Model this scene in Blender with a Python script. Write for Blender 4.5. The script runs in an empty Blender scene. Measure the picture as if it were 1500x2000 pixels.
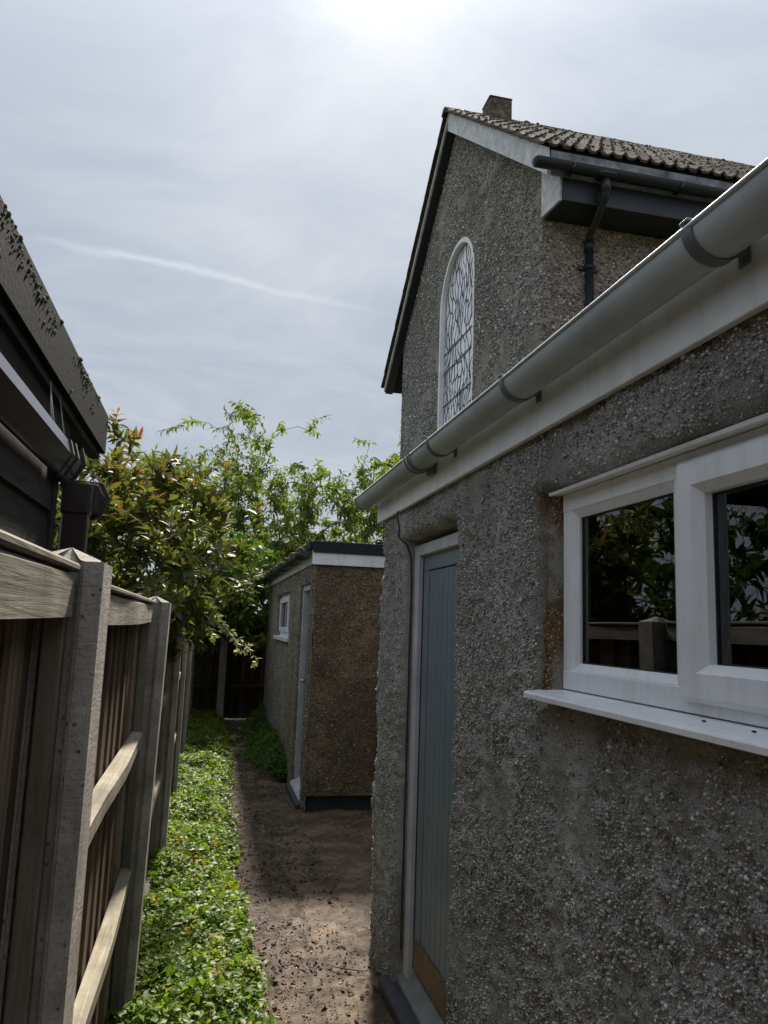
import bpy, bmesh, math, random
import numpy as np
from mathutils import Matrix, Vector
random.seed(7); RNG = np.random.default_rng(11)
S = bpy.context.scene; COL = S.collection

# ------------------------------------------------------------------ camera
EYE = 1.66
cam = bpy.data.objects.new('camera', bpy.data.cameras.new('camera')); COL.objects.link(cam)
cam.data.sensor_fit = 'HORIZONTAL'; cam.data.sensor_width = 36; cam.data.lens = 36*1480/1500
cam.data.clip_start = .02; cam.data.clip_end = 600
cam.matrix_world = Matrix(((.9739,-.0670,-.2169,0),(-.2250,-.1376,-.9646,0),(.0348,.9883,-.1491,EYE),(0,0,0,1)))
S.camera = cam

# ------------------------------------------------------------------ sky and sun
SUN_EL, SUN_AZ = 47.5, 12.5
sd = Vector((math.sin(math.radians(SUN_AZ))*math.cos(math.radians(SUN_EL)),
             math.cos(math.radians(SUN_AZ))*math.cos(math.radians(SUN_EL)), math.sin(math.radians(SUN_EL))))
W = bpy.data.worlds.new('World'); S.world = W; W.use_nodes = True
def world():
    nt = W.node_tree; N = nt.nodes; L = nt.links; N.clear()
    def n(t, **k):
        x = N.new(t)
        for a, b in k.items(): setattr(x, a, b)
        return x
    def M(op, a, b=None, clamp=False):
        m = n('ShaderNodeMath', operation=op, use_clamp=clamp)
        for i, v in enumerate((a, b)):
            if v is None: continue
            if isinstance(v, (int, float)): m.inputs[i].default_value = v
            else: L.new(v, m.inputs[i])
        return m.outputs[0]
    def mix(f, a, b, bt='MIX'):
        m = n('ShaderNodeMix', data_type='RGBA', blend_type=bt)
        for s, v in ((m.inputs[0], f), (m.inputs[6], a), (m.inputs[7], b)):
            if isinstance(v, (int, float)): s.default_value = v
            elif isinstance(v, tuple): s.default_value = v
            else: L.new(v, s)
        return m.outputs[2]
    out = n('ShaderNodeOutputWorld'); bg = n('ShaderNodeBackground'); L.new(bg.outputs[0], out.inputs[0])
    sky = n('ShaderNodeTexSky', sky_type='NISHITA', sun_disc=False)
    sky.sun_elevation = math.radians(SUN_EL); sky.sun_rotation = math.radians(SUN_AZ)
    sky.air_density = 1.0; sky.dust_density = 2.0
    tc = n('ShaderNodeTexCoord'); d = tc.outputs['Generated']
    sep = n('ShaderNodeSeparateXYZ'); L.new(d, sep.inputs[0])
    # cloud sheet: direction projected on a plane overhead
    zc = M('ADD', M('MAXIMUM', sep.outputs[2], 0.0), .22)
    comb = n('ShaderNodeCombineXYZ')
    L.new(M('DIVIDE', sep.outputs[0], zc), comb.inputs[0]); L.new(M('DIVIDE', sep.outputs[1], zc), comb.inputs[1])
    mp = n('ShaderNodeMapping'); mp.inputs['Rotation'].default_value = (0, 0, .5); mp.inputs['Scale'].default_value = (1.3, 1.9, 1); L.new(comb.outputs[0], mp.inputs[0])
    n1 = n('ShaderNodeTexNoise'); n1.inputs['Scale'].default_value = 1.5; n1.inputs['Detail'].default_value = 7; n1.inputs['Roughness'].default_value = .58; n1.inputs['Distortion'].default_value = .5
    L.new(mp.outputs[0], n1.inputs[0])
    r1 = n('ShaderNodeMapRange'); r1.inputs[1].default_value = .33; r1.inputs[2].default_value = .68; L.new(n1.outputs[0], r1.inputs[0])
    cloud = mix(r1.outputs[0], (1.72, 1.98, 2.40, 1), (2.48, 2.68, 2.96, 1))
    # thin cloud glows round the hidden sun
    dot = n('ShaderNodeVectorMath', operation='DOT_PRODUCT'); nv = n('ShaderNodeVectorMath', operation='NORMALIZE'); L.new(d, nv.inputs[0]); L.new(nv.outputs[0], dot.inputs[0]); dot.inputs[1].default_value = sd
    dp = M('MAXIMUM', dot.outputs['Value'], 0.0)
    g = M('ADD', M('ADD', M('MULTIPLY', M('POWER', dp, 300.0), 2.4), M('MULTIPLY', M('POWER', dp, 40.0), .5)), M('MULTIPLY', M('POWER', dp, 6.0), .12))
    grad = M('ADD', .92, M('MULTIPLY', M('POWER', M('MAXIMUM', sep.outputs[2], 0.0), 4.5), 1.8))   # overcast-like gradient, strengthened at the unseen zenith to lift the shaded walls
    cloud = mix(1.0, cloud, grad, 'MULTIPLY')
    glow = mix(1.0, cloud, mix(1.0, (1, .97, .9, 1), g, 'MULTIPLY'), 'ADD')
    col = mix(.97, sky.outputs[0], glow)
    # faint vapour trail: a band around a great circle, only over a short arc
    def vec(az, el):
        return Vector((math.sin(az)*math.cos(el), math.cos(az)*math.cos(el), math.sin(el)))
    a, b = TRAIL
    nrm = a.cross(b).normalized(); mid = (a+b).normalized()
    nz = n('ShaderNodeTexNoise'); nz.inputs['Scale'].default_value = 16; nz.inputs['Detail'].default_value = 5; L.new(d, nz.inputs[0])
    dn = n('ShaderNodeVectorMath', operation='DOT_PRODUCT'); L.new(nv.outputs[0], dn.inputs[0]); dn.inputs[1].default_value = nrm
    off = M('ABSOLUTE', M('ADD', dn.outputs['Value'], M('MULTIPLY', M('SUBTRACT', nz.outputs[0], .5), .022)))
    band = M('SUBTRACT', 1.0, M('DIVIDE', off, .0065), clamp=True)
    dm = n('ShaderNodeVectorMath', operation='DOT_PRODUCT'); L.new(nv.outputs[0], dm.inputs[0]); dm.inputs[1].default_value = mid
    half = math.cos(a.angle(b)/2)
    arc = n('ShaderNodeMapRange', interpolation_type='SMOOTHSTEP'); arc.inputs[1].default_value = half-.012; arc.inputs[2].default_value = half+.02; L.new(dm.outputs['Value'], arc.inputs[0])
    tr = M('MULTIPLY', M('MULTIPLY', band, arc.outputs[0]), M('MULTIPLY', nz.outputs[0], .42))
    col = mix(tr, col, (4.6, 4.8, 5.0, 1))
    L.new(col, bg.inputs[0]); bg.inputs[1].default_value = .11
TRAIL = (Vector((-0.2167, 0.8801, 0.4224)), Vector((0.1736, 0.9001, 0.3997)))
world()
sun = bpy.data.objects.new('sun', bpy.data.lights.new('sun', 'SUN')); COL.objects.link(sun)
sun.data.energy = 4.0; sun.data.angle = math.radians(5.5); sun.data.color = (1, .93, .82)
sun.rotation_euler = (-sd).to_track_quat('-Z', 'Y').to_euler()
S.view_settings.view_transform = 'Standard'; S.view_settings.look = 'None'
S.view_settings.exposure = 1.12; S.view_settings.gamma = 1
S.cycles.max_bounces = 8; S.cycles.transparent_max_bounces = 12

# ------------------------------------------------------------------ helpers
def wpos(o):
    p = Vector((0, 0, 0))
    while o is not None: p += o.location; o = o.parent
    return p
def link(name, me, mat=None, parent=None, at=(0, 0, 0)):
    o = bpy.data.objects.new(name, me); COL.objects.link(o)
    if mat is not None and not me.materials: me.materials.append(mat)
    o.parent = parent; o.location = Vector(at) - (wpos(parent) if parent else Vector((0, 0, 0)))
    return o
def empty(name, loc, label, cat, group=None):
    o = bpy.data.objects.new(name, None); COL.objects.link(o); o.location = loc; o.empty_display_size = .2
    tag(o, label, cat, group); return o
def tag(o, label=None, cat=None, group=None, kind=None):
    for k, v in (('label', label), ('category', cat), ('group', group), ('kind', kind)):
        if v: o[k] = v
    return o
def bm_obj(name, bm, mat, parent=None, smooth=False):
    bmesh.ops.recalc_face_normals(bm, faces=bm.faces)
    me = bpy.data.meshes.new(name); bm.to_mesh(me); bm.free()
    if smooth: me.shade_smooth()
    return link(name, me, mat, parent)
def bmbox(bm, x0, x1, y0, y1, z0, z1, bev=0, seg=1):
    r = bmesh.ops.create_cube(bm, size=1)
    vs = r['verts']
    for v in vs:
        v.co = Vector((x0+(v.co.x+.5)*(x1-x0), y0+(v.co.y+.5)*(y1-y0), z0+(v.co.z+.5)*(z1-z0)))
    if bev:
        es = list({e for v in vs for e in v.link_edges})
        bmesh.ops.bevel(bm, geom=es, offset=bev, segments=seg, affect='EDGES', profile=.5)
def box(name, x0, x1, y0, y1, z0, z1, mat, parent=None, bev=0, seg=1):
    bm = bmesh.new(); bmbox(bm, x0, x1, y0, y1, z0, z1, bev, seg); return bm_obj(name, bm, mat, parent)
def prism(name, pts, axis, a, b, mat, parent=None, bev=0):
    """closed polygon pts in the two other axes, extruded along axis from a to b"""
    def P(u, v, w): return {'x': (w, u, v), 'y': (u, w, v), 'z': (u, v, w)}[axis]
    bm = bmesh.new()
    A = [bm.verts.new(P(u, v, a)) for u, v in pts]; B = [bm.verts.new(P(u, v, b)) for u, v in pts]
    n = len(pts); bm.faces.new(A); bm.faces.new(B[::-1])
    for i in range(n): bm.faces.new((A[i], B[i], B[(i+1) % n], A[(i+1) % n]))
    if bev: bmesh.ops.bevel(bm, geom=list(bm.edges), offset=bev, segments=1, affect='EDGES')
    return bm_obj(name, bm, mat, parent)
def tubemesh(bm, pts, rad, n=8, cap=True):
    pts = [Vector(p) for p in pts]; rings = []
    up = Vector((.31, .17, .93))
    for i, p in enumerate(pts):
        t = (pts[min(i+1, len(pts)-1)] - pts[max(i-1, 0)]).normalized()
        u = t.cross(up); u = u.normalized() if u.length > 1e-4 else t.orthogonal().normalized()
        v = t.cross(u); r = rad[i] if hasattr(rad, '__len__') else rad
        rings.append([bm.verts.new(p + r*(math.cos(2*math.pi*k/n)*u + math.sin(2*math.pi*k/n)*v)) for k in range(n)])
    for A, B in zip(rings, rings[1:]):
        for k in range(n): bm.faces.new((A[k], A[(k+1) % n], B[(k+1) % n], B[k]))
    if cap: bm.faces.new(rings[0][::-1]); bm.faces.new(rings[-1])
def tube(name, pts, rad, mat, parent=None, n=8):
    bm = bmesh.new(); tubemesh(bm, pts, rad, n); return bm_obj(name, bm, mat, parent, True)
def npmesh(name, V, F, tint=None, smooth=False):
    V = np.asarray(V, np.float32); F = np.asarray(F, np.int32)
    me = bpy.data.meshes.new(name); k = F.shape[1]
    me.vertices.add(len(V)); me.vertices.foreach_set('co', V.ravel())
    me.loops.add(F.size); me.loops.foreach_set('vertex_index', F.ravel())
    me.polygons.add(len(F)); me.polygons.foreach_set('loop_start', np.arange(0, F.size, k, dtype=np.int32))
    me.update(calc_edges=True)
    if tint is not None:
        a = me.attributes.new('tint', 'FLOAT_COLOR', 'POINT')
        t = np.ones((len(V), 4), np.float32); t[:, :3] = tint; a.data.foreach_set('color', t.ravel())
    if smooth: me.shade_smooth()
    return me
def _h(i, j, k):
    x = (i.astype(np.int64)*374761393 + j.astype(np.int64)*668265263 + k.astype(np.int64)*2147483647 + 12345) & 0xffffffff
    x = ((x ^ (x >> 13))*1274126177) & 0xffffffff; x = ((x ^ (x >> 16))*2246822519) & 0xffffffff
    return ((x ^ (x >> 15)) & 0xffff)/65535.
def vn(a, b, c=0., s=1., seed=0):
    """smooth value noise 0..1 of arrays a,b (c) at frequency s"""
    a = np.asarray(a, float)*s + seed*17.3; b = np.asarray(b, float)*s + seed*9.1; c = np.zeros_like(a)+np.asarray(c, float)*s
    i, j, k = np.floor(a), np.floor(b), np.floor(c); u, v, w = a-i, b-j, c-k
    u, v, w = u*u*(3-2*u), v*v*(3-2*v), w*w*(3-2*w); r = 0
    for di in (0, 1):
        for dj in (0, 1):
            for dk in (0, 1):
                r = r + (u if di else 1-u)*(v if dj else 1-v)*(w if dk else 1-w)*_h(i+di, j+dj, k+dk)
    return r
def rotmats(n, fwd, up):
    """matrices whose columns are (side, fwd, up') per item"""
    f = fwd/np.linalg.norm(fwd, axis=1, keepdims=True)
    s = np.cross(f, up); ln = np.linalg.norm(s, axis=1, keepdims=True); s = np.where(ln > 1e-5, s/np.maximum(ln, 1e-5), np.array([[1., 0, 0]]))
    u = np.cross(s, f)
    return np.stack([s, f, u], axis=2)
def scatter(baseV, baseF, pos, R, scale, tint):
    n, m = len(pos), len(baseV)
    sc = np.asarray(scale, float)
    if sc.ndim == 1: sc = sc[:, None]*np.ones((1, 3))
    V = np.einsum('nij,nmj->nmi', R, baseV[None]*sc[:, None, :]) + pos[:, None, :]
    F = (baseF[None] + (np.arange(n)*m)[:, None, None]).reshape(-1, baseF.shape[1])
    return V.reshape(-1, 3), F, np.repeat(tint, m, axis=0)
def randrot(n):
    q = RNG.normal(size=(n, 4)); q /= np.linalg.norm(q, axis=1, keepdims=True); a, b, c, d = q.T
    return np.stack([np.stack([1-2*(c*c+d*d), 2*(b*c-a*d), 2*(b*d+a*c)], 1), np.stack([2*(b*c+a*d), 1-2*(b*b+d*d), 2*(c*d-a*b)], 1), np.stack([2*(b*d-a*c), 2*(c*d+a*b), 1-2*(b*b+c*c)], 1)], 1)
def ico():
    bm = bmesh.new(); bmesh.ops.create_icosphere(bm, subdivisions=1, radius=.5)
    V = np.array([v.co for v in bm.verts]); F = np.array([[v.index for v in f.verts] for f in bm.faces]); bm.free(); return V, F

# ------------------------------------------------------------------ materials
class NM:
    def __init__(s, name):
        s.m = bpy.data.materials.new(name); s.m.use_nodes = True; s.nt = s.m.node_tree
        s.b = s.nt.nodes['Principled BSDF']; s.co = s.nt.nodes.new('ShaderNodeTexCoord').outputs['Object']
    def n(s, t, **k):
        x = s.nt.nodes.new(t)
        for a, b in k.items(): setattr(x, a, b)
        return x
    def l(s, a, b): s.nt.links.new(a, b)
    def set(s, sock, v):
        if isinstance(v, (int, float, tuple)): sock.default_value = v
        else: s.l(v, sock)
    def noise(s, scale, detail=4, rough=.55, vec=None, dist=0, stretch=None):
        x = s.n('ShaderNodeTexNoise'); x.inputs['Scale'].default_value = scale; x.inputs['Detail'].default_value = detail; x.inputs['Roughness'].default_value = rough; x.inputs['Distortion'].default_value = dist
        v = vec or s.co
        if stretch:
            mp = s.n('ShaderNodeMapping'); mp.inputs['Scale'].default_value = stretch; s.l(v, mp.inputs[0]); v = mp.outputs[0]
        s.l(v, x.inputs['Vector']); return x.outputs[0]
    def voro(s, scale, feature='F1', out='Distance', rnd=1.):
        x = s.n('ShaderNodeTexVoronoi', feature=feature); x.inputs['Scale'].default_value = scale; x.inputs['Randomness'].default_value = rnd; s.l(s.co, x.inputs['Vector']); return x.outputs[out]
    def ramp(s, f, *st):
        r = s.n('ShaderNodeValToRGB'); e = r.color_ramp.elements
        while len(e) < len(st): e.new(.5)
        for i, (p, c) in enumerate(st): e[i].position = p; e[i].color = c if len(c) == 4 else (*c, 1)
        s.l(f, r.inputs[0]); return r.outputs[0]
    def rng(s, f, a, b, c=0., d=1.):
        r = s.n('ShaderNodeMapRange'); s.l(f, r.inputs[0])
        for i, v in enumerate((a, b, c, d)): r.inputs[i+1].default_value = v
        return r.outputs[0]
    def mix(s, f, a, b, bt='MIX'):
        m = s.n('ShaderNodeMix', data_type='RGBA', blend_type=bt)
        for k, v in ((0, f), (6, a), (7, b)):
            if isinstance(v, tuple) and len(v) == 3: v = (*v, 1)
            s.set(m.inputs[k], v)
        return m.outputs[2]
    def math(s, op, a, b=0.):
        m = s.n('ShaderNodeMath', operation=op); s.set(m.inputs[0], a); s.set(m.inputs[1], b); return m.outputs[0]
    def tint(s): a = s.n('ShaderNodeAttribute', attribute_name='tint'); return a.outputs['Color']
    def orand(s): return s.n('ShaderNodeObjectInfo').outputs['Random']
    def bump(s, h, strength, dist, prev=None):
        b = s.n('ShaderNodeBump'); b.inputs['Strength'].default_value = strength; b.inputs['Distance'].default_value = dist; s.l(h, b.inputs['Height'])
        if prev is not None: s.l(prev, b.inputs['Normal'])
        return b.outputs[0]
    def done(s, col=None, rough=.8, normal=None, spec=.5, metal=0., **k):
        if col is not None: s.set(s.b.inputs['Base Color'], (*col, 1) if isinstance(col, tuple) and len(col) == 3 else col)
        s.set(s.b.inputs['Roughness'], rough); s.b.inputs['Specular IOR Level'].default_value = spec; s.b.inputs['Metallic'].default_value = metal
        for kk, v in k.items(): s.set(s.b.inputs[kk.replace('_', ' ')], v)
        if normal is not None: s.l(normal, s.b.inputs['Normal'])
        return s.m
def m_mortar():
    m = NM('near_wall_render'); t = m.tint()
    c = m.ramp(m.noise(5, 6, .6), (.3, (.42, .41, .39)), (.5, (.56, .55, .525)), (.72, (.68, .67, .645)))
    grit = m.ramp(m.noise(260, 2, .7), (.35, (.45, .44, .42)), (.5, (1, 1, 1)), (.68, (1.5, 1.48, 1.42)))
    c = m.mix(1., m.mix(.85, c, grit, 'MULTIPLY'), t, 'MULTIPLY')
    st = m.ramp(m.noise(2.2, 5, .6, stretch=(1, 1.6, .35)), (.42, (.62, .6, .56)), (.58, (1, 1, 1)))
    c = m.mix(.7, c, st, 'MULTIPLY')
    nb = m.bump(m.noise(70, 6, .75), 1., .016); nb = m.bump(m.noise(330, 2, .6), .8, .005, nb)
    return m.done(c, .92, nb, .2)
def m_dash(name, tone, scale=44., dark=1.):
    m = NM(name)
    v = m.voro(scale); cellc = m.voro(scale, out='Color')
    sep = m.n('ShaderNodeSeparateColor'); m.l(cellc, sep.inputs[0])
    peb = m.ramp(sep.outputs[0], (0., (.10, .095, .085)), (.4, (.24, .23, .21)), (.75, (.42, .40, .37)), (1., (.75, .73, .68)))
    mort = m.ramp(m.noise(6, 5, .6), (.35, (.17, .165, .155)), (.65, (.30, .295, .28)))
    pm = m.rng(v, .3, .5)
    pm2 = m.math('MAXIMUM', pm, m.rng(m.noise(9, 4, .65), .56, .66))
    c = m.mix(pm2, peb, mort)
    big = m.ramp(m.noise(1.1, 5, .6, stretch=(1, 1, .5)), (.35, (.62, .6, .56)), (.65, (1.08, 1.06, 1.02)))
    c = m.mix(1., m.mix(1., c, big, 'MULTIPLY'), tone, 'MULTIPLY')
    hgt = m.math('SUBTRACT', 1., pm2)
    nb = m.bump(hgt, 1., .010); nb = m.bump(m.noise(28, 5, .65), .8, .02, nb)
    return m.done(c, .9, nb, .25)
def m_pebble():
    m = NM('pebble_stone'); t = m.tint()
    c = m.mix(.5, t, m.ramp(m.noise(300, 2), (.3, (.6, .6, .6)), (.7, (1.2, 1.2, 1.2))), 'MULTIPLY')
    return m.done(c, .62, None, .4)
def m_upvc(name, col, dirt=.25):
    m = NM(name)
    g = m.ramp(m.noise(9, 6, .65), (.42, (.72, .7, .66)), (.62, (1, 1, 1)))
    sp = m.ramp(m.noise(140, 2, .5), (.28, (.6, .58, .54)), (.36, (1, 1, 1)))
    c = m.mix(dirt, m.mix(dirt, col, g, 'MULTIPLY'), sp, 'MULTIPLY')
    dr = m.ramp(m.noise(26, 5, .7, stretch=(1, 1, .09)), (.36, (.55, .55, .5)), (.5, (1, 1, 1))); c = m.mix(dirt*.8, c, dr, 'MULTIPLY')
    return m.done(c, m.rng(m.noise(20, 3), .3, .7, .28, .45), m.bump(m.noise(14, 2), .05, .01), .5)
def m_plain(name, col, rough, var=.3, sc=18, bump=.2, spec=.5, metal=0., bsc=60):
    m = NM(name)
    g = m.ramp(m.noise(sc, 6, .65), (.3, (1-var,)*3), (.7, (1+var*.5,)*3))
    return m.done(m.mix(1., col, g, 'MULTIPLY'), rough, m.bump(m.noise(bsc, 4, .6), bump, .006), spec, metal)
def m_wood(name, c0, c1, green=.35, axis='z', var=.35):
    m = NM(name)
    st = {'z': (1, 1, .035), 'y': (1, .035, 1), 'x': (.035, 1, 1)}[axis]
    gr = m.noise(60, 6, .7, dist=.6, stretch=st)
    c = m.ramp(gr, (.32, c0), (.66, c1))
    orr = m.ramp(m.orand(), (0., (1-var,)*3), (.55, (1, .97, .93)), (.72, (1+var*.6, 1+var*.6, 1+var*.6)), (1., (1+var*2, 1+var*2, 1+var*2.1)))
    c = m.mix(1., c, orr, 'MULTIPLY')
    al = m.rng(m.noise(7, 5, .65), .5, .72, 0., green)
    c = m.mix(al, c, (.13, .14, .075))
    dk = m.ramp(m.noise(3.5, 5, .7, stretch=(1, 1, .5)), (.38, (.55, .52, .5)), (.6, (1, 1, 1)))
    c = m.mix(.8, c, dk, 'MULTIPLY')
    return m.done(c, .85, m.bump(gr, .6, .004), .25)
def m_concrete(name, c0, c1):
    m = NM(name)
    c = m.ramp(m.noise(9, 7, .65), (.3, c0), (.7, c1))
    c = m.mix(.6, c, m.ramp(m.noise(160, 2, .6), (.33, (.6, .6, .6)), (.45, (1, 1, 1)), (.75, (1.15, 1.15, 1.12))), 'MULTIPLY')
    pit = m.rng(m.voro(38), .10, .16); c = m.mix(.7, c, m.mix(pit, (.35, .34, .32), (1, 1, 1)), 'MULTIPLY')
    sc = m.noise(30, 5, .7, stretch=(.6, .6, 3.2), dist=1.)
    nb = m.bump(sc, .45, .006); nb = m.bump(pit, .6, .004, nb); nb = m.bump(m.noise(220, 3), .4, .002, nb)
    return m.done(c, .9, nb, .25)
def m_leaf(name, trans=.45, rough=.4, spec=.5, coat=0.):
    m = NM(name); t = m.tint()
    c = m.mix(.5, t, m.ramp(m.noise(40, 3), (.3, (.7, .7, .7)), (.7, (1.15, 1.15, 1.1))), 'MULTIPLY')
    m.done(c, rough, None, spec)
    tr = m.n('ShaderNodeBsdfTranslucent'); m.l(m.mix(1., c, (1.35, 1.45, .6), 'MULTIPLY'), tr.inputs[0])
    mx = m.n('ShaderNodeMixShader'); mx.inputs[0].default_value = trans
    m.l(m.b.outputs[0], mx.inputs[1]); m.l(tr.outputs[0], mx.inputs[2]); m.l(mx.outputs[0], m.nt.nodes['Material Output'].inputs[0])
    return m.m
def m_path():
    m = NM('path_concrete'); t = m.tint()
    c = m.ramp(m.noise(3.2, 8, .65), (.3, (.036, .025, .015)), (.48, (.08, .056, .036)), (.68, (.18, .138, .096)))
    c = m.mix(.75, c, m.ramp(m.noise(170, 3, .7), (.32, (.35, .33, .3)), (.5, (1, 1, 1)), (.72, (1.5, 1.45, 1.35))), 'MULTIPLY')
    moss = m.math('MAXIMUM', m.rng(m.noise(13, 6, .72), .55, .63, 0., .85), m.rng(m.noise(3.1, 7, .7, dist=.8), .52, .62, 0., .6)); c = m.mix(moss, c, (.035, .027, .016))
    c = m.mix(1., c, t, 'MULTIPLY')
    nb = m.bump(m.noise(45, 6, .7), .8, .012); nb = m.bump(m.noise(240, 3, .6), .8, .004, nb)
    return m.done(c, m.rng(m.noise(12, 4), .35, .65, .5, .9), nb, .35)
def m_earth():
    m = NM('ground_earth')
    c = m.ramp(m.noise(2, 8, .65), (.3, (.05, .042, .026)), (.55, (.07, .075, .03)), (.75, (.06, .09, .028)))
    return m.done(c, .95, m.bump(m.noise(25, 6, .7), .8, .03), .2)
def m_glass(ior=1.75, tintc=(.72, .76, .75)):
    m = NM('window_glass'); N = m.nt.nodes
    fr = m.n('ShaderNodeFresnel'); fr.inputs[0].default_value = ior
    gl = m.n('ShaderNodeBsdfGlossy'); gl.inputs['Roughness'].default_value = .0; gl.inputs[0].default_value = (.95, .97, 1, 1)
    tr = m.n('ShaderNodeBsdfTransparent'); tr.inputs[0].default_value = (*tintc, 1)
    mx = m.n('ShaderNodeMixShader'); m.l(fr.outputs[0], mx.inputs[0]); m.l(tr.outputs[0], mx.inputs[1]); m.l(gl.outputs[0], mx.inputs[2])
    wob = m.bump(m.noise(2.2, 1), .04, .02); m.l(wob, gl.inputs['Normal'])
    m.l(mx.outputs[0], N['Material Output'].inputs[0]); N.remove(m.b); return m.m
def m_tile():
    m = NM('roof_tile')
    c = m.ramp(m.noise(11, 6, .65), (.3, (.045, .038, .034)), (.55, (.11, .092, .08)), (.72, (.21, .185, .155)))
    c = m.mix(1., c, m.ramp(m.orand(), (0., (.7, .68, .66)), (1., (1.3, 1.2, 1.1))), 'MULTIPLY')
    li = m.rng(m.noise(34, 4, .6), .57, .66, 0., .8); c = m.mix(li, c, (.27, .26, .2))
    return m.done(c, .9, m.bump(m.noise(60, 5, .7), .9, .012), .25)
def m_stained():
    m = NM('stained_pane')
    c = m.ramp(m.orand(), (0., (.74, .72, .8)), (.3, (.86, .85, .88)), (.62, (.82, .83, .86)), (.85, (.88, .82, .85)), (1., (.74, .78, .84)))
    return m.done(c, .12, m.bump(m.noise(20, 3), .25, .01), .8)
MT = dict(mortar=m_mortar(), dash=m_dash('gable_pebbledash', (1.4, 1.36, 1.28)), dash_side=m_dash('side_pebbledash', (1.4, 1.2, 1.12)),
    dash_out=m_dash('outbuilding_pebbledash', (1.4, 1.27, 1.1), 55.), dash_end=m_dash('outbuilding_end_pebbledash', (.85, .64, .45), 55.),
    pebble=m_pebble(), upvc=m_upvc('white_upvc', (.87, .88, .90)), white=m_upvc('white_board', (.82, .83, .83), .28), whitew=m_plain('white_painted_timber', (.66, .66, .66), .6, .4, 12),
    dirtyboard=m_plain('grimy_fascia', (.26, .26, .27), .7, .75, 6, .1),
    gutter=m_plain('grey_gutter', (.46, .50, .51), .5, .28, 4, .06), gutter_d=m_plain('grey_gutter_clip', (.13, .145, .15), .45, .2, 14, .05),
    door=m_plain('slate_grey_door', (.18, .222, .262), .42, .14, 5, .05), frame=m_plain('pale_grey_frame', (.58, .58, .62), .45, .25, 6, .06),
    sillgrey=m_plain('grey_door_sill', (.20, .215, .215), .5, .3, 12, .1), ledge=m_plain('dark_threshold', (.05, .05, .06), .6, .4, 16, .3), brass=m_plain('brass_kick_plate', (.22, .145, .075), .5, .45, 9, .08, .5, .4),
    black=m_plain('black_plastic', (.022, .025, .03), .42, .3, 12, .06), felt=m_plain('roof_felt', (.025, .03, .032), .85, .45, 35, .7, .3, 0., 200),
    brown=m_plain('brown_gutter_plastic', (.038, .028, .026), .16, .25, 8, .05), dtrim=m_plain('dark_roof_trim', (.009, .009, .0095), .8, .5, 22, .25, .1), shedwood=m_wood('dark_weatherboard', (.018, .015, .012), (.05, .043, .036), .1, 'y'),
    board=m_wood('fence_board', (.095, .062, .038), (.26, .19, .128), .18, 'z', .5), rail=m_wood('fence_rail', (.21, .187, .14), (.38, .345, .268), .3, 'y', .12), shade_dark=m_wood('shade_darkened_board', (.022, .016, .011), (.06, .044, .03), .1, 'z', .4), batten=m_wood('fence_batten', (.15, .135, .10), (.27, .245, .185), .35, 'z', .1),  # rear fence wood coloured darker to stand for the tree shade on it
    conc=m_concrete('post_concrete', (.23, .205, .175), (.45, .41, .365)), tile=m_tile(), mosslump=m_plain('moss', (.10, .095, .04), .95, .6, 60, .8),
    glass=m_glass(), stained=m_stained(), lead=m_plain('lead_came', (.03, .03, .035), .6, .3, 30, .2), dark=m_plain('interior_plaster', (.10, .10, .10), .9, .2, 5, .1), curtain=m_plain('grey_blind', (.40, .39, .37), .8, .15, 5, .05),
    path=m_path(), earth=m_earth(), bark=m_plain('bark', (.075, .055, .045), .9, .45, 40, .8), stemred=m_plain('young_stem', (.10, .05, .035), .7, .4, 40, .4),
    leaf_p=m_leaf('glossy_leaf', .42, .5, .36), leaf_c=m_leaf('soft_leaf', .5, .62, .3), leaf_g=m_leaf('groundcover_leaf', .5, .48, .38), leaf_d=m_leaf('dull_leaf', .25, .55, .3), litter=m_leaf('dead_leaf', .05, .8, .2),
    block=m_plain('timber_block', (.30, .19, .12), .8, .2, 20, .2), web=m_plain('cobweb', (.5, .5, .5), .9, .1), steel=m_plain('steel', (.4, .4, .4), .35, .1, 9, .05, .5, .9))

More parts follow.
